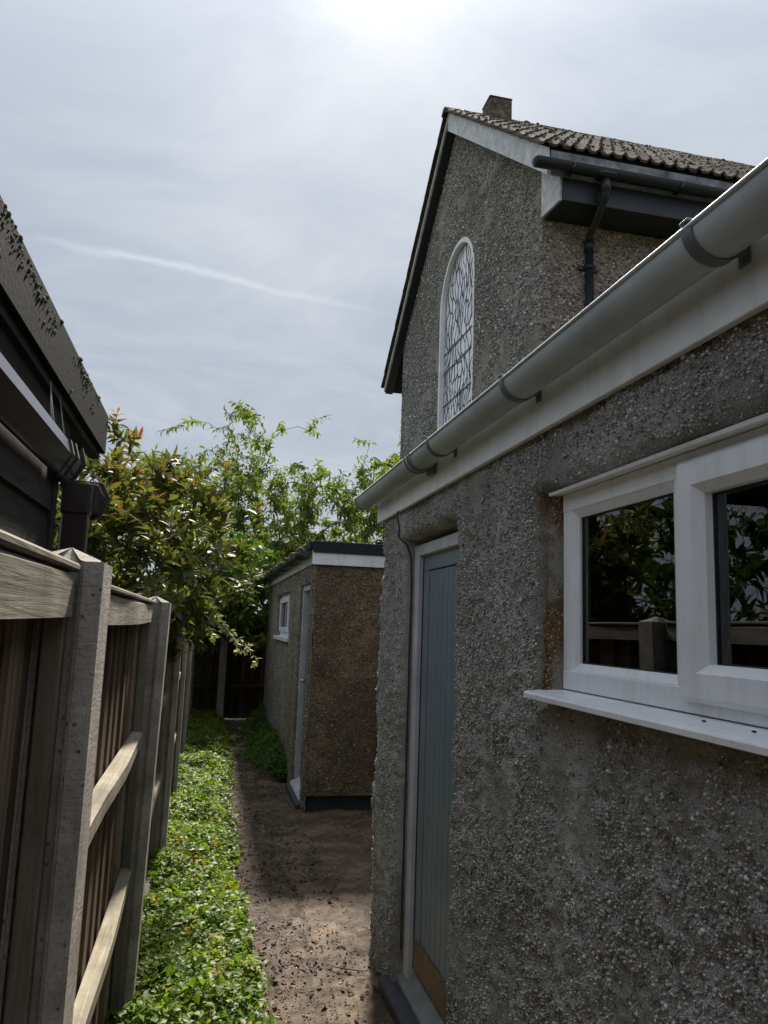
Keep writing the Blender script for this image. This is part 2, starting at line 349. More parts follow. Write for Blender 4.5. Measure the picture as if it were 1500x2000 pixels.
# ------------------------------------------------------------------ ground and path
bm = bmesh.new(); bmesh.ops.create_grid(bm, x_segments=40, y_segments=40, size=150)
for v in bm.verts: v.co.z = -.06
tag(bm_obj('ground', bm, MT['earth']), 'bare earth and rough grass reaching past the fences', kind='structure')
def path():
    xs = np.concatenate([np.arange(-.30, 1.02, .014), np.arange(1.02, 1.9, .02), np.arange(1.9, 2.6, .08)]); ys = np.concatenate([np.arange(-3, 2.4, .06), np.arange(2.4, 7.2, .014), np.arange(7.2, 13.7, .035)])
    X, Y = np.meshgrid(xs, ys)
    Z = .02*(vn(X, Y, 0, 2.2)-.5) + .014*(vn(X, Y, 0, 9, 2)-.5) + .008*(vn(X, Y, 0, 30, 3)-.5) + .005*(vn(X, Y, 0, 75, 4)-.5)
    crack = np.abs(X - (.62 + .03*np.sin(Y*3) + .05*(vn(Y, Y*0, 0, 4)-.5))); Z -= .012*np.exp(-(crack/.012)**2)
    n0, n1 = X.shape; idx = np.arange(n0*n1).reshape(n0, n1)
    F = np.stack([idx[:-1, :-1], idx[:-1, 1:], idx[1:, 1:], idx[1:, :-1]], -1).reshape(-1, 4)
    left = np.clip((.62-X)/.25, 0, 1)*(.35+.65*vn(X, Y, 0, 5, 8))    # earthy, damp left side of the slab
    cc = np.exp(-(crack/.016)**2)[..., None]
    T = (1-left[..., None])*np.array([1.08, 1.0, .9]) + left[..., None]*np.array([.62, .43, .29]); T = T*(1-.35*cc)
    o = link('path', npmesh('path', np.stack([X, Y, Z], -1).reshape(-1, 3), F, T.reshape(-1, 3), True), MT['path'])
    tag(o, 'stained brown concrete path between the fence and the pebbledash walls', kind='structure')
path()

# ------------------------------------------------------------------ low pebbledash extension on the right
XW, YE, ZT = .925, 4.11, 2.30
DO = (2.80, 3.625, .0, 2.085); WO = (.62, 2.045, 1.47, 2.058)      # door and window openings y0,y1,z0,z1
ext = empty('flat_roofed_extension', (1.8, 2, 0), 'low grey pebbledash extension with grey door, white window and grey gutter', 'building')
def lip(y, z, o, r=.03):
    dy = np.maximum(np.maximum(o[0]-y, y-o[1]), 0); dz = np.maximum(np.maximum(o[2]-z, z-o[3]), 0)
    t = np.sqrt(dy*dy+dz*dz); t = np.clip(t, 0, r); return r - np.sqrt(np.maximum(r*r-(r-t)**2, 0))
def wall_x(y, z):
    x = XW + .016*(vn(y, z, 0, 2.6, 1)-.5) + .013*(vn(y, z, 0, 8, 2)-.5) + .013*(vn(y, z, 0, 24, 3)-.5) + .008*(vn(y, z, 0, 55, 4)-.5)*np.clip(.5+1.2*vn(y, z, 0, 5, 14), .6, 1.3) + .004*(vn(y, z, 0, 110, 5)-.5)
    band = np.exp(-((np.minimum(np.abs(z-DO[3]-.055), 9))/.05)**2)*((y > DO[0]-.1) & (y < DO[1]+.08))   # bulging drip over the door head
    band2 = np.exp(-((z-WO[3]-.05)/.05)**2)*(y < WO[1]+.12)
    x = x - .018*band - .016*band2
    x = x + lip(y, z, DO) + lip(y, z, WO, .025)
    e = np.clip((y-(YE-.035))/.035, 0, 1); x = x + .035*(1-np.sqrt(np.maximum(1-e*e, 0)))
    return x
def near_wall():
    ys = np.unique(np.round(np.concatenate([np.arange(-2.5, -.6, .05), np.arange(-.6, .7, .014), np.arange(.7, 2.2, .0066), np.arange(2.2, YE, .0085), np.array([YE, *DO[:2], *WO[:2]])]), 4))
    zs = np.unique(np.round(np.concatenate([np.arange(-.05, ZT, .0078), np.array([ZT, *DO[2:], *WO[2:]])]), 4))
    Y, Z = np.meshgrid(ys, zs); X = wall_x(Y, Z)
    Yj = Y + .010*(vn(Y, Z, 0, 9, 6)-.5) + .006*(vn(Y, Z, 0, 40, 7)-.5); Zj = Z + .012*(vn(Y, Z, 0, 9, 8)-.5) + .005*(vn(Y, Z, 0, 40, 9)-.5)
    n0, n1 = Y.shape; idx = np.arange(n0*n1).reshape(n0, n1)
    cy = (Y[:-1, :-1]+Y[1:, 1:])/2; cz = (Z[:-1, :-1]+Z[1:, 1:])/2
    keep = np.ones_like(cy, bool)
    for o in (DO, WO): keep &= ~((cy > o[0]) & (cy < o[1]) & (cz > o[2]) & (cz < o[3]))
    F = np.stack([idx[:-1, :-1], idx[1:, :-1], idx[1:, 1:], idx[:-1, 1:]], -1)[keep]
    V = np.stack([X, Yj, Zj], -1).reshape(-1, 3)
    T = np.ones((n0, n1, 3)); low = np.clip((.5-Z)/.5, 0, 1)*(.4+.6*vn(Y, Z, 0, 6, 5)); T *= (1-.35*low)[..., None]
    # sandy unpainted reveal at the window's far jamb
    s = np.clip(1-np.abs(Y-WO[1]-.0)/.028, 0, 1)*(Z > WO[2]-.02)*(Z < WO[3]+.01)*np.clip(1.6*vn(Z, Z*0, 0, 7, 3)-.25, 0, 1); T = T*(1-s[..., None]) + s[..., None]*np.array([.72, .47, .24])
    T = T.reshape(-1, 3)
    # reveals: carry the opening edges back to the frames
    key = {}
    for f in F:
        for k in range(4):
            a, b = f[k], f[(k+1) % 4]; 
            if (b, a) in key: del key[(b, a)]
            else: key[(a, b)] = 1
    Fx, Vx, Tx, mp = [], [], [], {}
    def back(i):
        if i not in mp:
            mp[i] = len(V)+len(Vx); p = V[i].copy(); p[0] = 1.06; Vx.append(p); Tx.append(T[i])
        return mp[i]
    yf, zf = Y.ravel(), Z.ravel()
    for (a, b) in key:
        ok = False
        for o in (DO, WO):
            for i in (a,):
                ins = all(o[0]-1e-4 <= yf[q] <= o[1]+1e-4 and o[2]-1e-4 <= zf[q] <= o[3]+1e-4 for q in (a, b)); ok |= ins
        if ok: Fx.append((b, a, back(a), back(b)))
    V2 = np.vstack([V, np.array(Vx)]); F2 = np.vstack([F, np.array(Fx)]); T2 = np.vstack([T, np.array(Tx)])
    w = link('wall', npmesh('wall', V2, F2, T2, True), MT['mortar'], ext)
    # pebbles thrown on the render
    pv, pf = ico(); ov = np.array([(.5, 0, .1), (-.5, .1, 0), (.1, .5, 0), (0, -.5, -.1), (0, .05, .5), (-.1, 0, -.5)]); of = np.array([(0, 2, 4), (2, 1, 4), (1, 3, 4), (3, 0, 4), (2, 0, 5), (1, 2, 5), (3, 1, 5), (0, 3, 5)])
    def throw(y0, y1, dens, med, bv, bf):
        n = int((y1-y0)*ZT*dens); y = RNG.uniform(y0, y1, n); z = RNG.uniform(0, ZT-.06, n); ok = np.ones(n, bool)
        for o in (DO, WO): ok &= ~((y > o[0]-.004) & (y < o[1]+.004) & (z > o[2]-.004) & (z < o[3]+.004))
        patch = .55*vn(y, z*.6, 0, 5.5, 11) + .45*vn(y, z*.5, 0, 15, 12)
        pr = np.clip((patch-.30)/.17, .07, 1); pr[(z > WO[3]) & (z < WO[3]+.07) & (y < WO[1]+.06)] *= .4; pr[(z > WO[2]-.2) & (z < WO[2]) & (y < WO[1])] *= .55
        ok &= RNG.uniform(size=n) < pr; y, z = y[ok], z[ok]; n = len(y)
        sz = np.clip(RNG.lognormal(math.log(med), .32, n), .003, .0100)
        jy = .010*(vn(y, z, 0, 9, 6)-.5); jz = .012*(vn(y, z, 0, 9, 8)-.5)
        pos = np.stack([wall_x(y, z)-sz*.2, y+jy, z+jz], 1); sc = sz[:, None]*RNG.uniform(.55, 1.4, (n, 3))
        base = np.interp(RNG.uniform(size=n), [0, .3, .65, .9, 1], [.12, .31, .48, .62, .84]); tn = np.stack([base, base*.965, base*.90], 1)
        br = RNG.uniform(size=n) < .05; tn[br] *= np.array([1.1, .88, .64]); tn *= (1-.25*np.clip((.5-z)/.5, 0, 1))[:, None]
        return scatter(bv, bf, pos, randrot(n), sc, tn)
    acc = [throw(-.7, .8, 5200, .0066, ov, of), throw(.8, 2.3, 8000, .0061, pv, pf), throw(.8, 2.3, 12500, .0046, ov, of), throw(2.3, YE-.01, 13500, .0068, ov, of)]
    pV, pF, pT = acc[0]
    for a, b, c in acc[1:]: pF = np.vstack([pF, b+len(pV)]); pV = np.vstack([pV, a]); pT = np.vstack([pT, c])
    # brown gravel showing in the window reveal
    ya, za = np.meshgrid(np.arange(1.934, 2.075, .006), np.arange(1.475, 2.075, .006)); fx = lambda y, z: .953+.012*(vn(y, z, 0, 40, 3)-.5)+.02*(vn(y, z, 0, 13, 4)-.5)-.12*np.clip(y-2.02, 0, 1)+.035*np.clip((1.976-y)/.02, 0, 1)
    ii = np.arange(ya.size).reshape(ya.shape); ff = np.stack([ii[:-1, :-1], ii[1:, :-1], ii[1:, 1:], ii[:-1, 1:]], -1).reshape(-1, 4)
    bn = np.clip((vn(ya*2, za, 0, 6, 19)-.47)*5, 0, 1)[..., None]; tc = bn*np.array([.50, .32, .17])+(1-bn)*np.array([.9, .86, .8])
    link('reveal_mortar', npmesh('reveal_mortar', np.stack([fx(ya, za), ya, za], -1).reshape(-1, 3), ff, tc.reshape(-1, 3), True), MT['mortar'], w)
    n = 330; yr = RNG.uniform(1.966, 2.045, n); zr = RNG.uniform(1.5, 2.05, n); keep = vn(yr*2, zr, 0, 6, 19) > .5; yr, zr = yr[keep], zr[keep]; n = len(yr); pos = np.stack([fx(yr, zr)-.001, yr, zr], 1)
    tn = np.array([[.30, .21, .125]])*RNG.uniform(.4, 1.6, (n, 1)); a, b, c = scatter(pv, pf, pos, randrot(n), RNG.uniform(.004, .009, n), tn)
    me = npmesh('pebbles', np.vstack([pV, a]), np.vstack([pF, b+len(pV)]), np.vstack([pT, c]))
    tag(link('pebbles', me, MT['pebble'], w), kind='stuff')
near_wall()
def extension():
    E = ext
    box('end_wall', 1.0, 2.55, YE-.12, YE-.005, 0, ZT-.005, MT['dash'], E)
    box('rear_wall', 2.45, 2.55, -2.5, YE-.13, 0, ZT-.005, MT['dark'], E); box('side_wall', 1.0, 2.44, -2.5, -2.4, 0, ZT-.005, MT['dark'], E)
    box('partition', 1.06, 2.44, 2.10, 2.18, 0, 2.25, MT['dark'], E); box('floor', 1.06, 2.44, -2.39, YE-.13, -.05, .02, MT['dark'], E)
    box('roof', .915, 2.58, -2.6, YE+.02, ZT+.003, ZT+.10, MT['felt'], E)
    f = box('fascia', .895, .914, -2.6, 4.145, 2.231, 2.402, MT['white'], E, .002)
    box('fascia_end', .9145, 2.58, 4.131, 4.146, 2.233, 2.40, MT['white'], E, .002)
    box('soffit_strip', .9145, .955, -2.6, 4.128, 2.243, 2.262, MT['black'], E)
    # half round gutter
    R, xc, zc, ga, gb = .055, .832, 2.373, -2.6, 4.215
    def half(name, r0, r1, y0, y1, mat, par, a0=math.pi, a1=2*math.pi, seg=20):
        ang = [a0+(a1-a0)*i/seg for i in range(seg+1)]
        pts = [(xc+r1*math.cos(a), zc+r1*math.sin(a)) for a in ang] + [(xc+r0*math.cos(a), zc+r0*math.sin(a)) for a in reversed(ang)]
        bm = bmesh.new(); A = [bm.verts.new((u, y0, v)) for u, v in pts]; B = [bm.verts.new((u, y1, v)) for u, v in pts]; n = len(pts)
        for i in range(n): bm.faces.new((A[i], B[i], B[(i+1) % n], A[(i+1) % n]))
        h = seg+1
        for i in range(seg):
            bm.faces.new((A[i], A[i+1], A[n-2-i], A[n-1-i])); bm.faces.new((B[i], B[n-1-i], B[n-2-i], B[i+1]))
        o = bm_obj(name, bm, mat, par, True); o.data.set_sharp_from_angle(angle=math.radians(40)); return o
    g = half('gutter', R-.0035, R, ga, gb, MT['gutter'], E)
    rb = tube('rim_bead', [(xc-R-.001, ga, zc), (xc-R-.001, gb-.003, zc)], .005, MT['gutter'], g)
    for y in (-.9, .1, 1.10, 1.975, 2.74):                              # support clips screwed to the fascia
        b = half('gutter_bracket', R+.0008, R+.004, y-.014, y+.014, MT['gutter_d'], g)
        bm = bmesh.new(); bmbox(bm, .868, .8945, y-.010, y+.010, 2.335, 2.368, .004); bmbox(bm, .890, .8946, y-.016, y+.016, 2.318, 2.37, .002)
        bm_obj('bracket_foot', bm, MT['gutter_d'], g)
        box('bracket_lip', xc-R-.009, xc-R+.008, y-.013, y+.013, zc+.0055, zc+.013, MT['gutter_d'], g, .002)
    u = half('gutter_union', R+.0008, R+.0055, 2.985, 3.075, MT['gutter'], g)
    for y in (2.985, 3.015, 3.06): half('union_rib', R+.0058, R+.0095, y, y+.014, MT['gutter_d'], g)
    box('union_foot', .866, .8944, 3.0, 3.06, 2.30, 2.36, MT['gutter_d'], g, .004)
    half('end_cap_band', R+.0008, R+.006, 4.165, 4.218, MT['gutter'], g); half('end_cap_rib', R+.0062, R+.010, 4.172, 4.182, MT['gutter_d'], g)
    half('stop_end', .0, R-.0005, 4.2155, 4.22, MT['gutter'], g, seg=16)
    # window
    y0, y1, z0, z1 = WO; w = box('window', .968, 1.03, y0+.015, y0+.085, z0+.02, z1-.008, MT['upvc'], E, .004)   # outer frame, near jamb
    xf, fy0, fy1, fz0, fz1 = .962, y0+.006, 1.962, 1.508, 2.046
    bm = bmesh.new()
    for a in ((fy0, fy1, fz1-.052, fz1), (fy0, fy1, fz0, fz0+.052)): bmbox(bm, xf, 1.03, *a, .004, 2)
    for a in ((fy1-.052, fy1), (1.398, 1.436)): bmbox(bm, xf+.0012, 1.029, a[0], a[1], fz0+.002, fz1-.002, .004, 2)
    bm_obj('outer_frame', bm, MT['upvc'], w)
    bm = bmesh.new()                                                   # chamfered glazing bead of the fixed light
    def ring(bm, ya, yb, za, zb, wd, xa, xb):
        """mitred ring, outer edge at depth xa, inner edge at depth xb"""
        o = [(ya, za), (yb, za), (yb, zb), (ya, zb)]; i = [(ya+wd, za+wd), (yb-wd, za+wd), (yb-wd, zb-wd), (ya+wd, zb-wd)]
        O = [bm.verts.new((xa, *p)) for p in o]; I = [bm.verts.new((xb, *p)) for p in i]; B = [bm.verts.new((1.0, *p)) for p in i]; Q = [bm.verts.new((1.02, *p)) for p in o]
        for k in range(4):
            j = (k+1) % 4; bm.faces.new((O[k], O[j], I[j], I[k])); bm.faces.new((I[k], I[j], B[j], B[k])); bm.faces.new((O[j], O[k], Q[k], Q[j]))
    ring(bm, 1.436, fy1-.052, fz0+.052, fz1-.052, .020, .9645, .977); bm_obj('glazing_bead', bm, MT['upvc'], w)
    box('pane', .988, .992, 1.45, fy1-.065, fz0+.06, fz1-.06, MT['glass'], w)
    bm = bmesh.new()                                                   # opening sash, proud of the frame
    ring(bm, fy0+.035, 1.404, fz0+.024, fz1-.020, .012, .955, .942); ring(bm, fy0+.047, 1.392, fz0+.036, fz1-.032, .046, .942, .942); ring(bm, fy0+.093, 1.346, fz0+.082, fz1-.078, .018, .9425, .962)
    bm_obj('sash', bm, MT['upvc'], w)
    box('pane', .984, .988, fy0+.10, 1.337, fz0+.092, fz1-.088, MT['glass'], w)
    for px, ya, yb, za, zb in ((.9865, 1.4555, fy1-.0715, fz0+.0715, fz1-.0715), (.9825, fy0+.1105, 1.3285, fz0+.0995, fz1-.0955)):
        bm = bmesh.new()
        for q in ((ya, yb, za, za+.0035), (ya, yb, zb-.0035, zb), (ya, ya+.0035, za+.0036, zb-.0036), (yb-.0035, yb, za+.0036, zb-.0036)): bmbox(bm, px-.003, px+.001, *q)
        bm_obj('gasket', bm, MT['black'], w)
    prism('head_drip', [(.968, fz1+.001), (.925, fz1-.004), (.922, fz1+.004), (.968, fz1+.016)], 'y', fy0-.02, 1.972, MT['upvc'], w)
    prism('sill', [(.862, 1.480), (.862, 1.494), (.870, 1.4985), (.985, 1.5065), (.985, 1.488), (.872, 1.480)], 'y', y0-.1, 1.985+.0, MT['upvc'], w, .0015)
    prism('sill_horn', [(.862, 1.480), (.862, 1.494), (.870, 1.4985), (.916, 1.5017), (.916, 1.4825)], 'y', 1.9852, 2.0, MT['upvc'], w)
    for y in (1.3, 1.16, .98): 
        bm = bmesh.new(); bmesh.ops.create_icosphere(bm, subdivisions=1, radius=.004, matrix=Matrix.Translation((.92+.02*random.random(), y, 1.5045)) @ Matrix.Diagonal((1.4, .9, .5, 1))); bm_obj('dirt_crumb', bm, MT['bark'], w)
    box('blind', 1.035, 1.04, 1.67, 1.97, 1.45, 1.97, MT['curtain'], E); tube('blind_rod', [(1.14, 1.36, 1.3), (1.14, 1.36, 2.2)], .008, MT['curtain'], E); box('blind_rail', 1.17, 1.19, 1.93, 1.96, 1.3, 2.2, MT['curtain'], E)
    # door
    y0, y1, z0, z1 = DO
    leaf = box('door', 1.0215, 1.06, 2.78, 3.53, .145, 2.02, MT['door'], E)
    b0, b1, nb = 2.80, 3.44, 9; wv = (b1-b0)/nb
    for i in range(nb): box('door_plank', 1.0075, 1.021, b0+i*wv+.0022, b0+(i+1)*wv-.0022, .24, 1.925, MT['door'], leaf, .0022)
    bm = bmesh.new(); bmbox(bm, 1.0035, 1.0213, 2.782, 3.53, 1.9305, 2.015, .003); bmbox(bm, 1.0036, 1.0212, 3.4435, 3.53, .15, 1.9295, .003); bm_obj('door_rail', bm, MT['door'], leaf)
    box('kick_plate', 1.0005, 1.0034, 2.79, 3.527, .152, .285, MT['brass'], leaf, .0008)
    for y in (3.46, 3.30, 3.12): 
        bm = bmesh.new(); bmesh.ops.create_cone(bm, segments=8, radius1=.004, radius2=.003, depth=.003, cap_ends=True, matrix=Matrix.Translation((.9995, y, .272)) @ Matrix.Rotation(math.pi/2, 4, 'Y')); bm_obj('screw', bm, MT['black'], leaf)
    tube('latch', [(1.0, 2.90, 1.165), (.985, 2.89, 1.166), (.982, 2.84, 1.166)], .005, MT['steel'], leaf, 6)
    tube('hook', [(1.0, 2.87, 1.87), (.988, 2.86, 1.872), (.985, 2.845, 1.85)], .005, MT['black'], leaf, 6)
    fr = box('door_frame', .978, 1.05, 3.535, 3.618, .07, 2.055, MT['frame'], E, .003)
    box('frame_head', .9785, 1.05, 2.78, 3.534, 2.003, 2.056, MT['frame'], fr, .003)
    box('frame_stop', 1.0, 1.021, 3.5305, 3.5345, .15, 2.0, MT['black'], fr)
    prism('door_sill', [(.952, .055), (.952, .075), (1.02, .144), (1.05, .144), (1.05, .055)], 'y', 2.75, 3.66, MT['sillgrey'], E, .002)
    box('threshold', .885, 1.04, 2.5, 3.70, -.02, .054, MT['ledge'], E, .006)
    # telephone cable from the fascia down the frame
    pts = [(.897, 3.66, 2.236), (.885, 3.63, 2.21), (.89, 3.60, 2.15), (.895, 3.62, 2.10), (.905, 3.605, 2.085), (.935, 3.605, 2.06), (.958, 3.612, 2.0)] + [(.964, 3.610+.003*math.sin(k*1.7), 2.0-k*.1) for k in range(1, 19)]
    tube('cable', pts, .0045, MT['black'], E, 6)
extension()
# the opening must clear the frame behind it

# ------------------------------------------------------------------ tall gabled hall behind
XG, YA, YB, YR, ZR = 2.60, 5.68, 10.60, 8.13, 7.98; SL = .82
hall = empty('gabled_hall', (5, 8.1, 0), 'tall pebbledash hall with tiled gable roof and arched leaded window', 'building')
def hallb():
    H = hall; zr = lambda y: ZR-.12-SL*abs(y-YR)
    # arched opening
    wc, hw, zs, zb = 8.10, .65, 5.57, 3.3
    arch = [(wc+hw, zb)] + [(wc+hw*math.cos(a), zs+hw*math.sin(a)) for a in np.linspace(0, math.pi, 25)] + [(wc-hw, zb)]
    # gable skin: strips either side of the opening and above
    bm = bmesh.new()
    def F(pts): bm.faces.new([bm.verts.new((XG, y, z)) for y, z in pts])
    F([(YA, 0), (wc-hw, 0), (wc-hw, zr(wc-hw)), (YA, zr(YA))]); F([(wc+hw, 0), (YB, 0), (YB, zr(YB)), (wc+hw, zr(wc+hw))]); F([(wc-hw, 0), (wc+hw, 0), (wc+hw, zb), (wc-hw, zb)])
    up = arch[1:-1]
    for a, b in zip(up, up[1:]):
        if (a[0]-YR)*(b[0]-YR) < 0: F([a, (a[0], zr(a[0])), (YR, zr(YR)), (b[0], zr(b[0])), b])
        else: F([a, (a[0], zr(a[0])), (b[0], zr(b[0])), b])
    for a, b in zip(arch, arch[1:]): bm.faces.new([bm.verts.new(p) for p in ((XG, *a), (XG, *b), (XG+.12, *b), (XG+.12, *a))])
    bmesh.ops.remove_doubles(bm, verts=bm.verts, dist=1e-4)
    gw = bm_obj('wall', bm, MT['dash'], H)
    ov = np.array([(.5, 0, 0), (-.5, 0, 0), (0, .5, 0), (0, -.5, 0), (0, 0, .5), (0, 0, -.5)]); of = np.array([(0, 2, 4), (2, 1, 4), (1, 3, 4), (3, 0, 4), (2, 0, 5), (1, 2, 5), (3, 1, 5), (0, 3, 5)])
    n = 46000; y = RNG.uniform(YA+.01, YB-.01, n); z = RNG.uniform(2.6, 7.9, n); k = (z < ZR-.16-SL*np.abs(y-YR)) & ~((np.abs(y-wc) < hw+.01) & (z > zb) & (z < zs)) & ~((np.hypot(y-wc, z-zs) < hw+.012)) & (vn(y, z, 0, 4, 3) > .22)
    y, z = y[k], z[k]; n = len(y); b = np.interp(RNG.uniform(size=n), [0, .45, .85, 1], [.10, .26, .46, .85])[:, None]*np.array([[1, .97, .91]])
    v, f, t = scatter(ov, of, np.stack([np.full(n, XG-.002), y, z], 1), randrot(n), np.clip(RNG.lognormal(math.log(.020), .3, n), .01, .036), b)
    tag(link('pebbles', npmesh('pebbles', v, f, t), MT['pebble'], gw), kind='stuff')
    bm = bmesh.new(); bmbox(bm, XG+.003, 9, YA-.0, YA+.15, 0, 5.6); sw = bm_obj('side_wall', bm, MT['dash_side'], H)
    n = 6500; x = RNG.uniform(XG+.01, 4.6, n); z = RNG.uniform(3.3, 5.18, n); b = np.interp(RNG.uniform(size=n), [0, .45, .85, 1], [.10, .24, .42, .75])[:, None]*np.array([[1.05, .93, .85]])
    v, f, t = scatter(ov, of, np.stack([x, np.full(n, YA-.002), z], 1), randrot(n), np.clip(RNG.lognormal(math.log(.020), .3, n), .01, .036), b)
    tag(link('pebbles', npmesh('pebbles', v, f, t), MT['pebble'], sw), kind='stuff')
    box('far_wall', XG+.15, 9, YB-.15, YB, 0, 5.6, MT['dash_side'], H)
    box('rear_wall', 8.85, 8.99, YA+.16, YB-.16, 0, 5.7, MT['dash_side'], H)
    # window
    def ringp(r, z0=zb): return [(wc+hw-r, z0)] + [(wc+(hw-r)*math.cos(a), zs+(hw-r)*math.sin(a)) for a in np.linspace(0, math.pi, 25)] + [(wc-hw+r, z0)]
    bm = bmesh.new(); A = ringp(.0); B = ringp(.055)
    for x0, x1 in ((XG+.004, XG+.10),):
        for (a, b), (c, d) in zip(zip(A, A[1:]), zip(B, B[1:])):
            for q in (((x0, *a), (x0, *b), (x0, *d), (x0, *c)), ((x0, *c), (x0, *d), (x1, *d), (x1, *c))): bm.faces.new([bm.verts.new(p) for p in q])
    bmesh.ops.remove_doubles(bm, verts=bm.verts, dist=1e-4)
    w = bm_obj('arched_window', bm, MT['upvc'], H)
    In = ringp(.058); bm = bmesh.new(); bm.faces.new([bm.verts.new((XG+.075, *p)) for p in In]); lc = bm_obj('pane_backing', bm, MT['lead'], w); cames = bmesh.new()
    # leaded panes: stretched Voronoi cells warped into flowing shapes
    rr = random.Random(5); sites = []
    while len(sites) < 150:
        y, z = rr.uniform(wc-.575, wc+.575), rr.uniform(zb+.05, zs+.575)
        if z > zs and math.hypot(y-wc, z-zs) > .585: continue
        if all(math.hypot((y-a)*2.1, (z-b)*.62) > .098 for a, b in sites): sites.append((y, z))
        elif rr.random() < .004: sites.append((y, z))
    SC = (1.9, .62)
    def clip(poly, p, n):
        out = []
        for i in range(len(poly)):
            a, b = poly[i], poly[(i+1) % len(poly)]
            da = (a[0]-p[0])*n[0]+(a[1]-p[1])*n[1]; db = (b[0]-p[0])*n[0]+(b[1]-p[1])*n[1]
            if da <= 0: out.append(a)
            if da*db < 0: t = da/(da-db); out.append((a[0]+t*(b[0]-a[0]), a[1]+t*(b[1]-a[1])))
        return out
    outer = [(p[0], p[1]) for p in In]; hull = [(y*SC[0], z*SC[1]) for y, z in outer]; ss = [(y*SC[0], z*SC[1]) for y, z in sites]
    for k, s in enumerate(ss):
        poly = hull[:]
        for j, t in enumerate(ss):
            if j == k or abs(t[0]-s[0]) > .8 or abs(t[1]-s[1]) > .8: continue
            poly = clip(poly, ((s[0]+t[0])/2, (s[1]+t[1])/2), (t[0]-s[0], t[1]-s[1]))
            if len(poly) < 3: break
        if len(poly) < 3: continue
        pts = []
        for a, b in zip(poly, poly[1:]+poly[:1]):
            L = math.hypot(b[0]-a[0], b[1]-a[1]); m = max(1, int(L/.05))
            for q in range(m): pts.append((a[0]+(b[0]-a[0])*q/m, a[1]+(b[1]-a[1])*q/m))
        pts = [(u/SC[0], v/SC[1]) for u, v in pts]
        def warp(y, z):
            f = min(1, max(0, (.585-abs(y-wc))/.15)); 
            if z > zs: f = min(1, max(0, (.585-math.hypot(y-wc, z-zs))/.15))
            return (y + f*.055*(math.sin(z*5.1+y*4)+.6*math.sin(z*11.3-y*9)), z + f*.05*math.sin(y*13+z*2.2))
        pts = [warp(*p) for p in pts]
        if len(pts) < 3: continue
        c = (sum(p[0] for p in pts)/len(pts), sum(p[1] for p in pts)/len(pts))
        def ins(p, e):
            dy, dz = c[0]-p[0], c[1]-p[1]; return (p[0]+max(-abs(dy)*.7, min(abs(dy)*.7, math.copysign(e, dy)*min(1, abs(dy)/.02))), p[1]+math.copysign(min(e, abs(dz)*.7), dz)*min(1, abs(dz)/.02))
        P = [ins(p, .0085) for p in pts]; bm = bmesh.new()
        for a, b, c2, d2 in zip(pts, pts[1:]+pts[:1], P, P[1:]+P[:1]):
            cames.faces.new([cames.verts.new((XG+.0645, *q)) for q in (a, b, d2, c2)])
        tl = rr.uniform(-.03, .03), rr.uniform(-.02, .02)
        X = lambda p: XG+.068+tl[0]*(p[0]-c[0])+tl[1]*(p[1]-c[1])
        f = bm.faces.new([bm.verts.new((X(p), *p)) for p in P]); B = [bm.verts.new((XG+.0748, *p)) for p in P]; fv = list(f.verts)
        for i in range(len(P)): bm.faces.new((fv[i], fv[(i+1) % len(P)], B[(i+1) % len(P)], B[i]))
        bm_obj('pane', bm, MT['stained'], w)
    bm_obj('lead_came', cames, MT['lead'], w)
    for z in (4.36, 4.78, 5.02, 3.9): tube('saddle_bar', [(XG+.058, wc-hw+.05, z), (XG+.058, wc+hw-.05, z)], .006, MT['lead'], w, 6)
    # roof
    XV, XE = 2.46, 8.9; yn, yf = 5.27, 11.28
    def deck(name, y0, y1, x0, x1, lo, hi, mat, par):
        f = lambda y: ZR-SL*abs(y-YR); bm = bmesh.new(); V = []
        for x in (x0, x1):
            for y in (y0, y1):
                for o in (lo, hi): V.append(bm.verts.new((x, y, f(y)+o)))
        for q in ((0, 1, 3, 2), (4, 6, 7, 5), (0, 4, 5, 1), (2, 3, 7, 6), (1, 5, 7, 3), (0, 2, 6, 4)): bm.faces.new([V[i] for i in q])
        return bm_obj(name, bm, mat, par)
    r = deck('roof', yn+.05, YR-.001, XV+.03, XE, -.105, -.045, MT['felt'], H); deck('roof_deck', YR+.001, yf-.02, XV+.03, XE, -.105, -.045, MT['felt'], r)
    deck('rear_tiling', YR+.05, yf, XV+.95, XE, -.04, -.005, MT['tile'], r)
    deck('bargeboard', yn+.03, YR-.004, XV, XV+.022, -.30, -.055, MT['whitew'], H); deck('bargeboard', YR+.004, yf-.05, XV, XV+.022, -.14, -.055, MT['whitew'], H)
    deck('verge_soffit', yn+.4, YR-.02, XV+.0225, XG-.001, -.24, -.215, MT['whitew'], H); deck('verge_soffit', YR+.02, yf-.05, XV+.0225, XG-.001, -.165, -.14, MT['black'], H)
    # tiles
    tw, tl, ex = .235, .36, .27; nx = 13; us = np.linspace(0, 1, nx)
    hgt = .03*np.maximum(0, np.sin(us*4*math.pi+.2))**1.2 + .004
    def tilemesh():
        V, Fc = [], []
        for s, zo in ((0, 0.), (1, .0)):
            for u, h in zip(us, hgt): V.append(((u-.0)*tw*1.04, s*tl, h))
        for s in (0, 1):
            for u, h in zip(us, hgt): V.append(((u-.0)*tw*1.04, s*tl, h-.022))
        I = lambda l, s, i: l*2*nx+s*nx+i
        for i in range(nx-1):
            Fc.append((I(0, 0, i), I(0, 0, i+1), I(0, 1, i+1), I(0, 1, i))); Fc.append((I(1, 0, i+1), I(1, 0, i), I(0, 0, i), I(0, 0, i+1)))
        for i, j in ((0, 1), (nx-1, -1)): Fc.append((I(0, 0, i), I(0, 1, i), I(1, 1, i), I(1, 0, i)))
